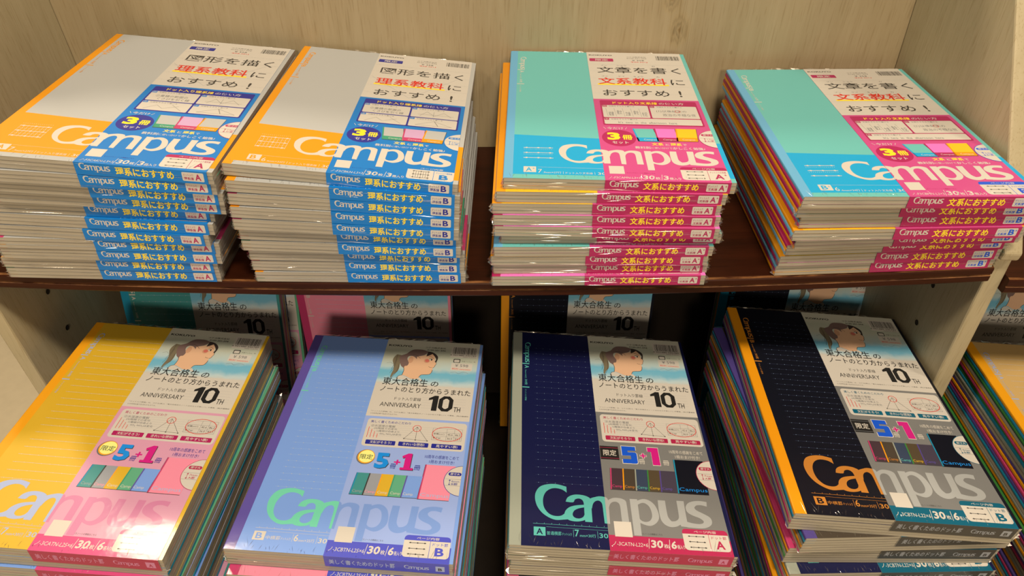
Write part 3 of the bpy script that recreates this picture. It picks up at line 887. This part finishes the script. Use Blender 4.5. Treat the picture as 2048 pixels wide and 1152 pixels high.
        sh.text('+', 114.4, 120.0, 92.0, 5.2, 'fuchsia', 3, 0.03)
    sat = 'navy' if pastel else 'white'
    sh.text('冊', 112.8, 118.0, 85.4, 5.4, sat, 3, 0.008)
    sh.text('冊', 134.0, 139.4, 85.4, 5.4, sat, 3, 0.008)
    sh.text('10周年の感謝をこめて', 141.5, 171.5, 99.0, 4.0, sat, 3, 0.004)
    sh.text('1冊おまけ付き!', 146, 168, 93.8, 3.8, sat, 3, 0.004)
    if pastel:
        cols = (('cyan', 'aqua', 'silver'), ('charcoal', 'silver', 'rose'), ('amber', 'gold', 'white'), ('green', 'leaf', 'white'), ('purple', 'lavender', 'white'))
        big = ('raspberry', 'rose', 'lilac')
    else:
        cols = (('raspberry', 'plumskin', 'raspberry'), ('orange', 'umber', 'copper'), ('stone', 'ink_blue', 'seagreen'), ('moss', 'coffee', 'gold'), ('plum', 'dusk', 'purple'))
        big = ('cyan', 'ebony', 'azure')
    mini_books(sh, [(84.4 + k * 10.7, 57.0, 98.6 + k * 10.7, 79.2, *cols[k]) for k in range(5)], 'Camp')
    mini_books(sh, [(141.6, 56.6, 168.2, 92.2, *big)], 'Campus')
    scale_disc(sh, 177.0, 77.2, 15.8, 'darkred' if a else panel, ('7mm' if a else '6mm', 'A罫' if a else 'B罫'))
    sh.umin = ub
    sh.logo(20.8, 23.8, 1.0, logo, 2)
    sh.umin = None
    sh.rect(84, 98, 12.2, 26.0, 'white', 3)
    sh.text('キャンパスノートの情報はこちら', 100, 122, 15.0, 1.7, 'charcoal', 2)
    sh.text('ノ-3C%sTN-L%s×6' % (letter, '25' if pastel else '22'), 81.2, 109.0, 4.2, 3.6, 'white', 2, 0.004, slant=0.12)
    sh.line([(109.6, 3.0), (110.8, 11.8)], 0.45, 'white', 2)
    sh.text('30', 111.4, 121.0, 3.8, 7.0, 'white', 2, 0.03, slant=0.1)
    sh.text('枚', 121.8, 125.4, 4.0, 3.8, 'white', 2, 0.015)
    sh.line([(126.0, 3.0), (127.0, 11.8)], 0.45, 'white', 2)
    sh.text('6', 127.4, 131.8, 3.8, 7.0, 'white', 2, 0.03, slant=0.1)
    sh.text('冊入り', 132.4, 138.4, 4.0, 3.6, 'white', 2, 0.015)
    page_badge(sh, 3.6, 22.6, strip, letter, False, 'ドット罫', False)

def band_mesh(design, T):
    """Paper band folded over the right half of the pack: top sheet, front flap, back flap and everything printed on them."""
    ck = ('band', design, T)
    if ck in CACHE:
        return CACHE[ck]
    me = Mesh()
    up = design[:3] in ('sci', 'art')
    u0, u1 = (78.5, 175.0) if up else (78.8, 176.0)
    drop = 0.25 if up else T * 0.36
    letter = design.split('_')[1]
    base = {'sci': 'blue', 'art': 'pink', 'pas': 'white', 'dar': 'white'}[design[:3]]
    x0, x1 = (u0 - 89.5) / 1000, (u1 - 89.5) / 1000
    me.box(x0, x1, -0.1266, 0.1266, (T + 0.05) / 1000, (T + 0.20) / 1000, P(base))
    me.box(x0, x1, -0.1266, -0.12635, drop / 1000, (T + 0.20) / 1000, P(base))
    me.box(x0, x1, 0.12635, 0.1266, drop / 1000, (T + 0.20) / 1000, P(base))
    sh = Sheet(me, lambda u, v, l: ((u - 89.5) / 1000, (v - 126) / 1000, (T + 0.20 + 0.03 * l) / 1000))
    (band_upper(sh, design[:3] == 'sci', letter) if up else band_lower(sh, design[:3] == 'pas', letter))
    fr = Sheet(me, lambda u, w, l: ((u - 89.5) / 1000, -0.1266 - 0.000045 * l, w / 1000))
    if up:
        sci = design[:3] == 'sci'
        fr.rect(u0, u1, 0.3, T + 0.20, 'blue' if sci else 'magenta', 1)
        fr.logo(82.0, 4.4, 0.155, 'white', 2)
        fr.text('理系におすすめ' if sci else '文系におすすめ', 108, 150.5, 2.2, 6.6, 'yellow', 2, 0.022)
        fr.rrect(156.5, 172.5, 1.9, 9.0, 0.9, 'white', 2)
        m2 = ('magenta' if letter == 'A' else 'navy') if sci else ('magenta' if letter == 'A+' else 'royal')
        fr.text('ドット入り', 157.8, 164.8, 5.8, 2.0, m2, 3)
        fr.text('理系線' if sci else '文系線', 157.8, 164.8, 2.8, 2.4, m2, 3, 0.02)
        fr.text(letter[0], 166.0, 170.4, 2.9, 5.0, m2, 3, 0.03)
        if len(letter) > 1:
            fr.text('+', 170.6, 172.0, 6.0, 1.6, m2, 3, 0.02)
    else:
        pas = design[:3] == 'pas'
        fr.rect(u0, u1, drop + 0.05, T + 0.20, 'darkred' if letter == 'A' else ('violet' if pas else 'charcoal'), 1)
        w0 = T - 9.6
        tone = 'palelogo' if letter == 'A' else ('lilac' if pas else 'silver')
        fr.text('美しく書くためのドット罫', 82.5, 134, w0, 6.2, tone, 2, 0.012)
        fr.logo(141, w0 + 0.8, 0.135, tone, 2)
        fr.rect(165.5, 172.5, w0 - 0.4, w0 + 6.4, tone, 2)
        fr.text(letter, 167.4, 170.6, w0 + 0.6, 3.6, 'darkred' if letter == 'A' else 'charcoal', 3, 0.03)
    CACHE[ck] = me.data('band_' + design)
    return CACHE[ck]

# ------------------------------------------------------------------ crumples of the clear wrap
def film_mesh(T, seed):
    ck = ('film', T, seed)
    if ck in CACHE:
        return CACHE[ck]
    rnd = random.Random(seed)
    me = Mesh()
    q = lambda u, v, z: ((u - 89.5) / 1000, (v - 126) / 1000, z / 1000)
    # ragged sealed seam standing out behind the back edge
    n = 46
    rows = []
    for k in range(n + 1):
        u = 1 + 177 * k / n
        d = 1.0 + rnd.random() * 2.4
        rows.append((q(u, 252.4, T + 0.1), q(u + rnd.uniform(-1, 1), 252.4 + d, T - 0.4 + rnd.uniform(-0.8, 0.9)), q(u, 252.5, T - 1.6)))
    for a, b in zip(rows, rows[1:]):
        me.add([a[0], b[0], b[1], a[1]], [(0, 1, 2, 3)], FILM)
        me.add([a[1], b[1], b[2], a[2]], [(0, 1, 2, 3)], FILM)
    # gathered ears at the front corners and along the right edge
    for cu, sg in ((0, -1), (179, 1)):
        for k in range(5):
            z0 = rnd.uniform(0.5, T - 3)
            me.add([q(cu, -0.3, z0), q(cu + sg * rnd.uniform(1.0, 3.2), rnd.uniform(-1.5, 2.5), z0 + rnd.uniform(0.3, 1.6)), q(cu, 4 + rnd.random() * 5, z0 + rnd.uniform(1, 2.4))], [(0, 1, 2)], FILM)
            me.add([q(cu, -0.3, z0), q(cu + sg * rnd.uniform(0.8, 2.2), -1.0, z0 + rnd.uniform(0.2, 1.2)), q(cu - sg * rnd.uniform(3, 7), -0.85, z0 + rnd.uniform(0.6, 2.0))], [(0, 1, 2)], FILM)
    def ridge(p0, p1, w, hgt, nrm, side):
        a = Vector(p0); b = Vector(p1); m = (a + b) / 2
        s = Vector(side) * (w / 2000); h = Vector(nrm) * (hgt / 1000)
        me.add([a, m - s, b, m + h, m + s], [(0, 1, 3), (1, 2, 3), (2, 4, 3), (4, 0, 3)], FILM)
    # pleats running back from the front top edge
    for k in range(44):
        u = rnd.uniform(2, 176)
        v = rnd.uniform(-0.3, 3)
        ln = rnd.uniform(1.5, 6.5) * (1.9 if u < 20 or u > 160 else 1)
        du = rnd.uniform(-0.45, 0.45) * ln
        z = T + (0.48 if u > 78 else 0.08)
        ridge(q(u, v, z), q(u + du, v + ln, z), rnd.uniform(0.25, 0.7), rnd.uniform(0.08, 0.22), (0, 0, 1), (1, 0, 0))
    # creases lying along the front face
    for k in range(14):
        u = rnd.uniform(1, 150)
        ln = rnd.uniform(6, 34)
        z = rnd.uniform(0.8, T - 0.4)
        ridge(q(u, -0.95, z), q(min(178, u + ln), -0.95, z + rnd.uniform(-1.2, 1.2)), rnd.uniform(0.3, 0.7), rnd.uniform(0.08, 0.25), (0, -1, 0), (0, 0, 1))
    CACHE[ck] = me.data('wrap')
    return CACHE[ck]

# ------------------------------------------------------------------ objects
def link(name, data, parent=None, label=None):
    o = bpy.data.objects.new(name, data)
    COL.objects.link(o)
    if parent:
        o.parent = parent
    if label:
        o['label'] = label
    return o

def tag(o, label, cat, group=None):
    o['label'] = label
    o['category'] = cat
    if group:
        o['group'] = group

def thing(name, label, cat, group=None):
    o = link(name, None)
    o.empty_display_size = 0.05
    tag(o, label, cat, group)
    return o

T3, T6 = 3.30, 3.42
seed_count = [0]

def notebook_pack(design, books, letter, matrix, label, group, spacing=None, flipped=()):
    """A shrink-wrapped pack: notebooks (each with its page block), the printed band round them, and crumples of the wrap."""
    n = len(books)
    t = T3 if n == 3 else T6
    T = n * t
    root = thing('notebook_pack', label, 'notebook pack', group)
    root.matrix_world = matrix @ Matrix.Diagonal((1, 1, (spacing / (T + 0.50)) if spacing else 1, 1))
    rnd = random.Random(len(label) * 7 + seed_count[0])
    for i, key in enumerate(books):
        z = (n - 1 - i) * t / 1000
        b = link('notebook', cover_mesh(key, letter, t), root, TAPE_WORD[key] + ' notebook')
        pg = link('page_block', page_mesh(t), b)
        if i in flipped:
            b.rotation_euler = (0, math.pi, 0)
            b.location = (0, 0, z + t / 1000)
        else:
            b.location = (0 if i == 0 else rnd.uniform(-0.0004, 0.0001), 0 if i == 0 else rnd.uniform(-0.0001, 0.0003), z)
    link('paper_band', band_mesh(design, T), root)
    seed_count[0] += 1
    w = link('shrink_wrap', film_mesh(T, seed_count[0] % 5), root)
    w['kind'] = 'stuff'                          # countless small crumples
    return root

def top_pose(x, y, ztop, yaw, tx, ty, depth):
    """Matrix whose origin is the underside of a pack whose top middle is (x, y, ztop); angles in degrees, depth in mm."""
    R = Matrix.Rotation(math.radians(yaw), 4, 'Z') @ Matrix.Rotation(math.radians(tx), 4, 'X') @ Matrix.Rotation(math.radians(ty), 4, 'Y')
    return Matrix.Translation((x, y, ztop + ZC)) @ R @ Matrix.Translation((0, 0, -depth / 1000))

ORD = ['topmost'] + [w + ' from top' for w in ('second', 'third', 'fourth', 'fifth', 'sixth', 'seventh', 'eighth', 'ninth', 'tenth', 'eleventh')]

# ------------------------------------------------------------------ the setting: floor
fl = Mesh()
fl.box(-4, 4, -4, 5, -0.05, 0.0, FLOOR)
floor = link('floor', fl.data('floor'))
floor['kind'] = 'structure'

# ------------------------------------------------------------------ the bookcase
bookcase = thing('bookcase', 'cream painted wooden bookcase with dark brown shelves holding all the notebook stacks', 'bookcase')
LEAN = 0.045                                     # the uprights lean a little

def upright(name, x_in, z_in, thick, prof, parent):
    """A side board: prof is its outline in (y, z from the lens), x_in the inner face at height z_in."""
    me = Mesh()
    def X(z, o):
        return x_in + o - LEAN * (z - z_in)
    a = [(X(z, 0), y, z + ZC) for y, z in prof]
    b = [(X(z, thick), y, z + ZC) for y, z in prof]
    n = len(prof)
    me.add(a + b, [tuple(range(n))[::-1], tuple(range(n, 2 * n))] + [(i, (i + 1) % n, n + (i + 1) % n, n + i) for i in range(n)], CREAM)
    o = link(name, me.data(name), parent)
    bv = o.modifiers.new('soft_edges', 'BEVEL')
    bv.width = 0.0018
    bv.segments = 2
    bv.limit_method = 'ANGLE'
    return o

LOW = [(0.478, -0.90), (0.478, -0.3305), (0.728, -0.3305), (0.728, -0.90)]
UP = [(0.472, -0.3300), (0.4705, -0.322), (0.4775, -0.312), (0.715, 0.060), (0.728, 0.060), (0.728, -0.3300)]
panels = []
for x_in, z_in, th in ((0.4052, -0.39, 0.0155), (-0.4634, -0.437, -0.0135)):
    panels.append(upright('side_panel', x_in, z_in, th, LOW, bookcase))
    upright('side_panel', x_in, z_in, th, UP, bookcase)

def peg_hole(x, y, z, s, parent):
    """A drilled shelf-pin hole: a shallow cup on the board face, dark colour standing in for the shade inside."""
    me = Mesh()
    n = 14
    r = 0.0030
    ring = [(math.cos(2 * math.pi * k / n), math.sin(2 * math.pi * k / n)) for k in range(n)]
    rim = [(x - s * 0.0004, y + r * a, z + r * b) for a, b in ring]
    mid = [(x - s * 0.0002, y + r * 0.8 * a, z + r * 0.8 * b) for a, b in ring]
    me.add(rim + mid + [(x - s * 0.0001, y, z)], [(k, (k + 1) % n, n + (k + 1) % n, n + k) for k in range(n)] + [(n + k, n + (k + 1) % n, 2 * n) for k in range(n)], HOLE)
    return link('peg_hole', me.data('peg_hole'), parent)

for (x, y, z) in ((0.4079, 0.5352, -0.4516), (0.4057, 0.5349, -0.4038)):
    peg_hole(x, y, z + ZC, 1, panels[0])
for (x, y, z) in ((-0.4612, 0.5383, -0.4848), (-0.4633, 0.5390, -0.4378)):
    peg_hole(x, y, z + ZC, -1, panels[1])

def shelf_z(x):
    return -0.36244 + 0.03484 * x + 0.0709 * x * x + 0.01268 * x ** 3 - 0.0004

def shelf_board(x0, x1, zf, parent):
    """A long shelf that has sagged under its load; a moulded, worn front edge."""
    me = Mesh()
    prof = [(0.727, 0), (0.4745, 0), (0.4722, -0.0006), (0.4715, -0.0018), (0.4715, -0.0066), (0.4724, -0.0072), (0.4724, -0.0080), (0.4715, -0.0086),
            (0.4715, -0.0134), (0.4722, -0.0146), (0.4745, -0.0150), (0.727, -0.0150)]
    worn = {1, 5, 6}
    n = len(prof)
    S = 40
    for k in range(S):
        xa = x0 + (x1 - x0) * k / S
        xb = x0 + (x1 - x0) * (k + 1) / S
        for i in range(n):
            j = (i + 1) % n
            me.add([(xa, prof[i][0], prof[i][1] + zf(xa) + ZC), (xb, prof[i][0], prof[i][1] + zf(xb) + ZC), (xb, prof[j][0], prof[j][1] + zf(xb) + ZC), (xa, prof[j][0], prof[j][1] + zf(xa) + ZC)],
                   [(0, 1, 2, 3)], WORN if i in worn else WALNUT)
    for x, r in ((x0, 1), (x1, -1)):
        me.add([(x, y, z + zf(x) + ZC) for y, z in prof], [tuple(range(n))[::r]], WALNUT)
    return link('shelf_board', me.data('shelf_board'), parent)

shelf_board(-0.4655, 0.4015, shelf_z, bookcase)
shelf_board(0.4195, 0.87, lambda x: -0.349 + 0.02 * (x - 0.4), bookcase)
bk = Mesh()
bk.box(-0.50, 0.88, 0.7281, 0.7420, ZC - 0.39, ZC + 0.06, BACKING)
link('back_panel', bk.data('back_panel'), bookcase)
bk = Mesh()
bk.box(-0.457, 0.408, 0.668, 0.680, ZC - 0.706, ZC - 0.383, SHADED_BOARD)
bk.box(0.428, 0.88, 0.668, 0.680, ZC - 0.706, ZC - 0.370, SHADED_BOARD)
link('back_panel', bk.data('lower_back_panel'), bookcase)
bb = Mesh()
bb.box(-0.445, 0.88, 0.215, 0.720, ZC - 0.728, ZC - 0.7090, SHADED_BOARD)  # shade between the stacks is put into the colour of this top
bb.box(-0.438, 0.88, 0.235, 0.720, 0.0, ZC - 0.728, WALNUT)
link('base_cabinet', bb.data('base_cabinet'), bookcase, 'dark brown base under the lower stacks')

# ------------------------------------------------------------------ upper stacks
SCI = ['science_orange', 'science_pink', 'science_green']
ART = ['arts_teal', 'arts_pink', 'arts_orange']
UPPER = [
    dict(design='sci_A', where='far-left upper stack', books=SCI, tops='ogogogoppog', letter='A', zb=-.3666, zt=-.2458, tx=.98, tyb=.52, tyt=4.31, pos=[(-0.3157, 0.5835, 0.5452), (-0.3194, 0.5835, 1.9426), (-0.3162, 0.5867, 1.3564), (-0.3179, 0.5898, 1.2257), (-0.3319, 0.5939, 1.7909), (-0.3308, 0.592, 0.382), (-0.3353, 0.5915, -0.0965), (-0.3354, 0.5925, 1.9311), (-0.3356, 0.593, 1.4785), (-0.3402, 0.595, 1.0924), (-0.3408, 0.5957, 1.0771)]),
    dict(design='sci_B', where='second upper stack from left', books=SCI, tops='oopopggppo', letter='B', zb=-.3658, zt=-.2581, tx=.51, tyb=-.96, tyt=4.66, pos=[(-0.132, 0.595, -0.128), (-0.134, 0.5918, 1.3912), (-0.1341, 0.5916, 1.1415), (-0.1344, 0.5908, 1.0156), (-0.1342, 0.5904, 0.6639), (-0.134, 0.5944, 1.0114), (-0.1329, 0.5939, 0.3878), (-0.1317, 0.5976, 0.9534), (-0.131, 0.5982, 0.4683), (-0.1306, 0.5978, 0.5655)]),
    dict(design='art_A+', where='third upper stack from left', books=ART, tops='tooppttotp', letter='A+', zb=-.3594, zt=-.2561, tx=2.22, tyb=-2.61, tyt=-.18, pos=[(0.082, 0.5969, -0.5975), (0.0753, 0.5945, 0.048), (0.0724, 0.5938, 0.0202), (0.0737, 0.5928, -0.1645), (0.0761, 0.5914, -0.9369), (0.0791, 0.5977, -0.0006), (0.0734, 0.5931, 0.0392), (0.072, 0.594, -0.4235), (0.0738, 0.5963, -0.3747), (0.0734, 0.5928, -0.664)]),
    dict(design='art_B+', where='far-right upper stack', books=ART, tops='tpootpot', letter='B+', zb=-.3444, zt=-.2589, tx=.43, tyb=-4.71, tyt=-1.42, pos=[(0.3057, 0.5798, 0.0247), (0.3061, 0.5846, 0.0105), (0.3119, 0.5873, 0.0083), (0.3093, 0.5853, -0.1372), (0.3126, 0.5914, 1.0514), (0.3127, 0.598, 0.166), (0.3101, 0.5978, 0.0125), (0.3101, 0.5994, -0.1605)]),
]
for st in UPPER:
    n = len(st['pos'])
    sp = (st['zt'] - st['zb']) / n
    sci = st['design'][:3] == 'sci'
    for i, (x, y, yaw) in enumerate(st['pos']):
        fr = 1 - i / n
        idx = {'o': 0, 'p': 1, 'g': 2}[st['tops'][i]] if sci else {'t': 0, 'p': 1, 'o': 2}[st['tops'][i]]
        books = [st['books'][(idx + k) % 3] for k in range(3)]
        m = top_pose(x, y, st['zb'] + (st['zt'] - st['zb']) * fr, yaw, st['tx'] * fr, st['tyb'] + (st['tyt'] - st['tyb']) * fr, sp * 1000)
        lab = '%s notebook pack with %s band, %s, %s' % (TAPE_WORD[books[0]], 'blue' if sci else 'pink', ORD[i], st['where'])
        if i == n - 1:
            lab = '%s notebook pack with %s band, bottom of %s' % (TAPE_WORD[books[0]], 'blue' if sci else 'pink', st['where'])
        notebook_pack(st['design'], books, st['letter'], m, lab, 'packs in the ' + st['where'], sp * 1000)

# ------------------------------------------------------------------ lower stacks
PAST = ['pastel_yellow', 'pastel_lavender', 'pastel_green', 'pastel_pink', 'pastel_grey', 'pastel_teal']
DARK = ['dark_orange', 'dark_teal', 'dark_navy', 'dark_pink', 'dark_green', 'dark_purple']

def order(first, family, seed):
    rest = [b for b in family if b != first]
    random.Random(seed).shuffle(rest)
    return [first] + rest

LOWER = [
    dict(design='pas_A', where='far-left lower stack', letter='A', fam=PAST, band='pink', n=10, x=-.3424, y=.4095, z=-.4798, yaw=-1.74, tx=-.53, ty=3.17,
         tops=['pastel_yellow', 'pastel_lavender', 'pastel_green', 'pastel_lavender', 'pastel_grey'], flip=(5,),
         pos={1: (-0.3448, 0.4071, -1.75), 2: (-0.3437, 0.4113, -2.41), 3: (-0.3454, 0.3971, -1.24), 4: (-0.3465, 0.4096, -1.63)}),
    dict(design='pas_B', where='second lower stack from left', letter='B', fam=PAST, band='lavender', n=10, x=-.1244, y=.4184, z=-.4956, yaw=-2.65, tx=-1.01, ty=.65,
         tops=['pastel_lavender', 'pastel_pink', 'pastel_lavender', 'pastel_teal', 'pastel_grey'], flip=(2, 5),
         pos={1: (-.1245, .4100, -2.41), 2: (-.1222, .4184, -2.64), 3: (-.1218, .4184, -2.64), 4: (-.1215, .4184, -2.64)}),
    dict(design='dar_A', where='third lower stack from left', letter='A', fam=DARK, band='grey-red', n=10, x=.0914, y=.4264, z=-.4928, yaw=-.22, tx=-1.09, ty=3.03,
         tops=['dark_navy', 'dark_teal', 'dark_pink', 'dark_orange'], flip=(2, 4),
         pos={1: (.0930, .4268, -.22), 2: (.0906, .4264, -.23), 3: (.0889, .4264, -.24), 4: (.0895, .4264, -.1)}),
    dict(design='dar_B', where='far-right lower stack', letter='B', fam=DARK, band='grey-teal', n=11, x=.3158, y=.4451, z=-.4715, yaw=-1.3, tx=-.13, ty=2.82,
         tops=['dark_orange', 'dark_purple', 'dark_pink', 'dark_navy', 'dark_orange'], flip=(2, 4),
         pos={1: (.3155, .4457, 4.29), 2: (.3140, .4479, 2.35), 3: (.3144, .4397, 3.5), 4: (.3165, .4268, .3), 5: (.316, .43, .6), 6: (.317, .435, 0)}),
    dict(design='pas_A', where='stack in next bay', letter='A', fam=DARK, band='pink', n=10, x=.5610, y=.4200, z=-.4900, yaw=-2.1, tx=0, ty=1.5,
         tops=['plain_tan', 'dark_green', 'dark_pink', 'dark_green'], flip=(3,), pos={}),
]
for li, st in enumerate(LOWER):
    zb = -0.7083
    sp = (st['z'] - zb) / st['n']
    for i in range(st['n']):
        rnd = random.Random(li * 31 + i)
        fr = 1 - i / st['n']
        if i == 0:
            x, y, yaw = st['x'], st['y'], st['yaw']
        elif i in st['pos']:
            x, y, yaw = st['pos'][i]
        else:
            x, y, yaw = st['x'] + rnd.uniform(-.002, .003), st['y'] + rnd.uniform(-.003, .003), st['yaw'] * 0.6 + rnd.uniform(-.8, .8)
        first = st['tops'][i] if i < len(st['tops']) else rnd.choice(st['fam'])
        books = order(first, st['fam'], li * 17 + i)[:6]
        if i == 0 and li == 3:
            books = DARK[:]
        if i == 1 and li == 3:
            books = ['dark_purple', 'dark_teal', 'dark_green', 'dark_orange', 'dark_navy', 'dark_pink']
        if st['fam'] is PAST:
            k = books.index('pastel_teal')
            if k:
                books[k], books[5] = books[5], books[k]
        design = st['design'] if not (li == 4 and i) else 'dar_A'
        m = top_pose(x, y, zb + (st['z'] - zb) * fr, yaw, st['tx'] * fr, st['ty'] * fr, sp * 1000)
        band = st['band'] if design == st['design'] else 'grey-red'
        lab = '%s notebook pack with %s band, %s, %s' % (TAPE_WORD[first], band, ORD[i], st['where'])
        notebook_pack(design, books, st['letter'], m, lab, 'packs in the ' + st['where'], sp * 1000, st['flip'])

# ------------------------------------------------------------------ packs standing face-out at the back of the lower bay
def standing(design, books, letter, x, y, z, yaw, tx, ty, label):
    R = Matrix.Rotation(math.radians(yaw), 4, 'Z') @ Matrix.Rotation(math.radians(tx), 4, 'X') @ Matrix.Rotation(math.radians(ty), 4, 'Y')
    m = Matrix.Translation((x, y, z + ZC)) @ R @ Matrix.Translation((0, 0, -0.0210))
    notebook_pack(design, books, letter, m, label, 'packs standing at the back under the shelf', None, (2, 4))

standing('pas_A', order('pastel_teal', PAST, 1), 'A', -.3550, .5955, -.5760, .61, 76.5, .6, 'pale teal notebook pack leaning upright behind the yellow stack, under the shelf')
standing('pas_A', order('pastel_green', PAST, 2), 'A', -.3430, .6215, -.5790, .61, 76.5, .6, 'green notebook pack standing behind the leaning pale teal pack')
standing('pas_B', order('pastel_pink', PAST, 3), 'B', -.1605, .6223, -.5815, -.42, 88.4, -.1, 'pink notebook pack standing upright behind the lavender stack, under the shelf')
standing('dar_A', order('dark_orange', DARK, 4), 'A', .0771, .6248, -.5815, .78, 82.5, -.8, 'black orange-spined notebook pack standing upright behind the navy stack')
standing('dar_B', order('dark_teal', DARK, 5), 'B', .3340, .6280, -.5815, 1.0, 82.0, -2.0, 'black teal-spined notebook pack standing upright in the right corner behind the black stack')
standing('pas_A', order('pastel_yellow', PAST, 6), 'A', .5650, .6250, -.5815, 0, 82.0, 0, 'yellow notebook pack standing upright in the next bay beyond the divider')

bpy.data.objects.remove(FONT_OBJ)
bpy.data.curves.remove(FONT_CURVE)
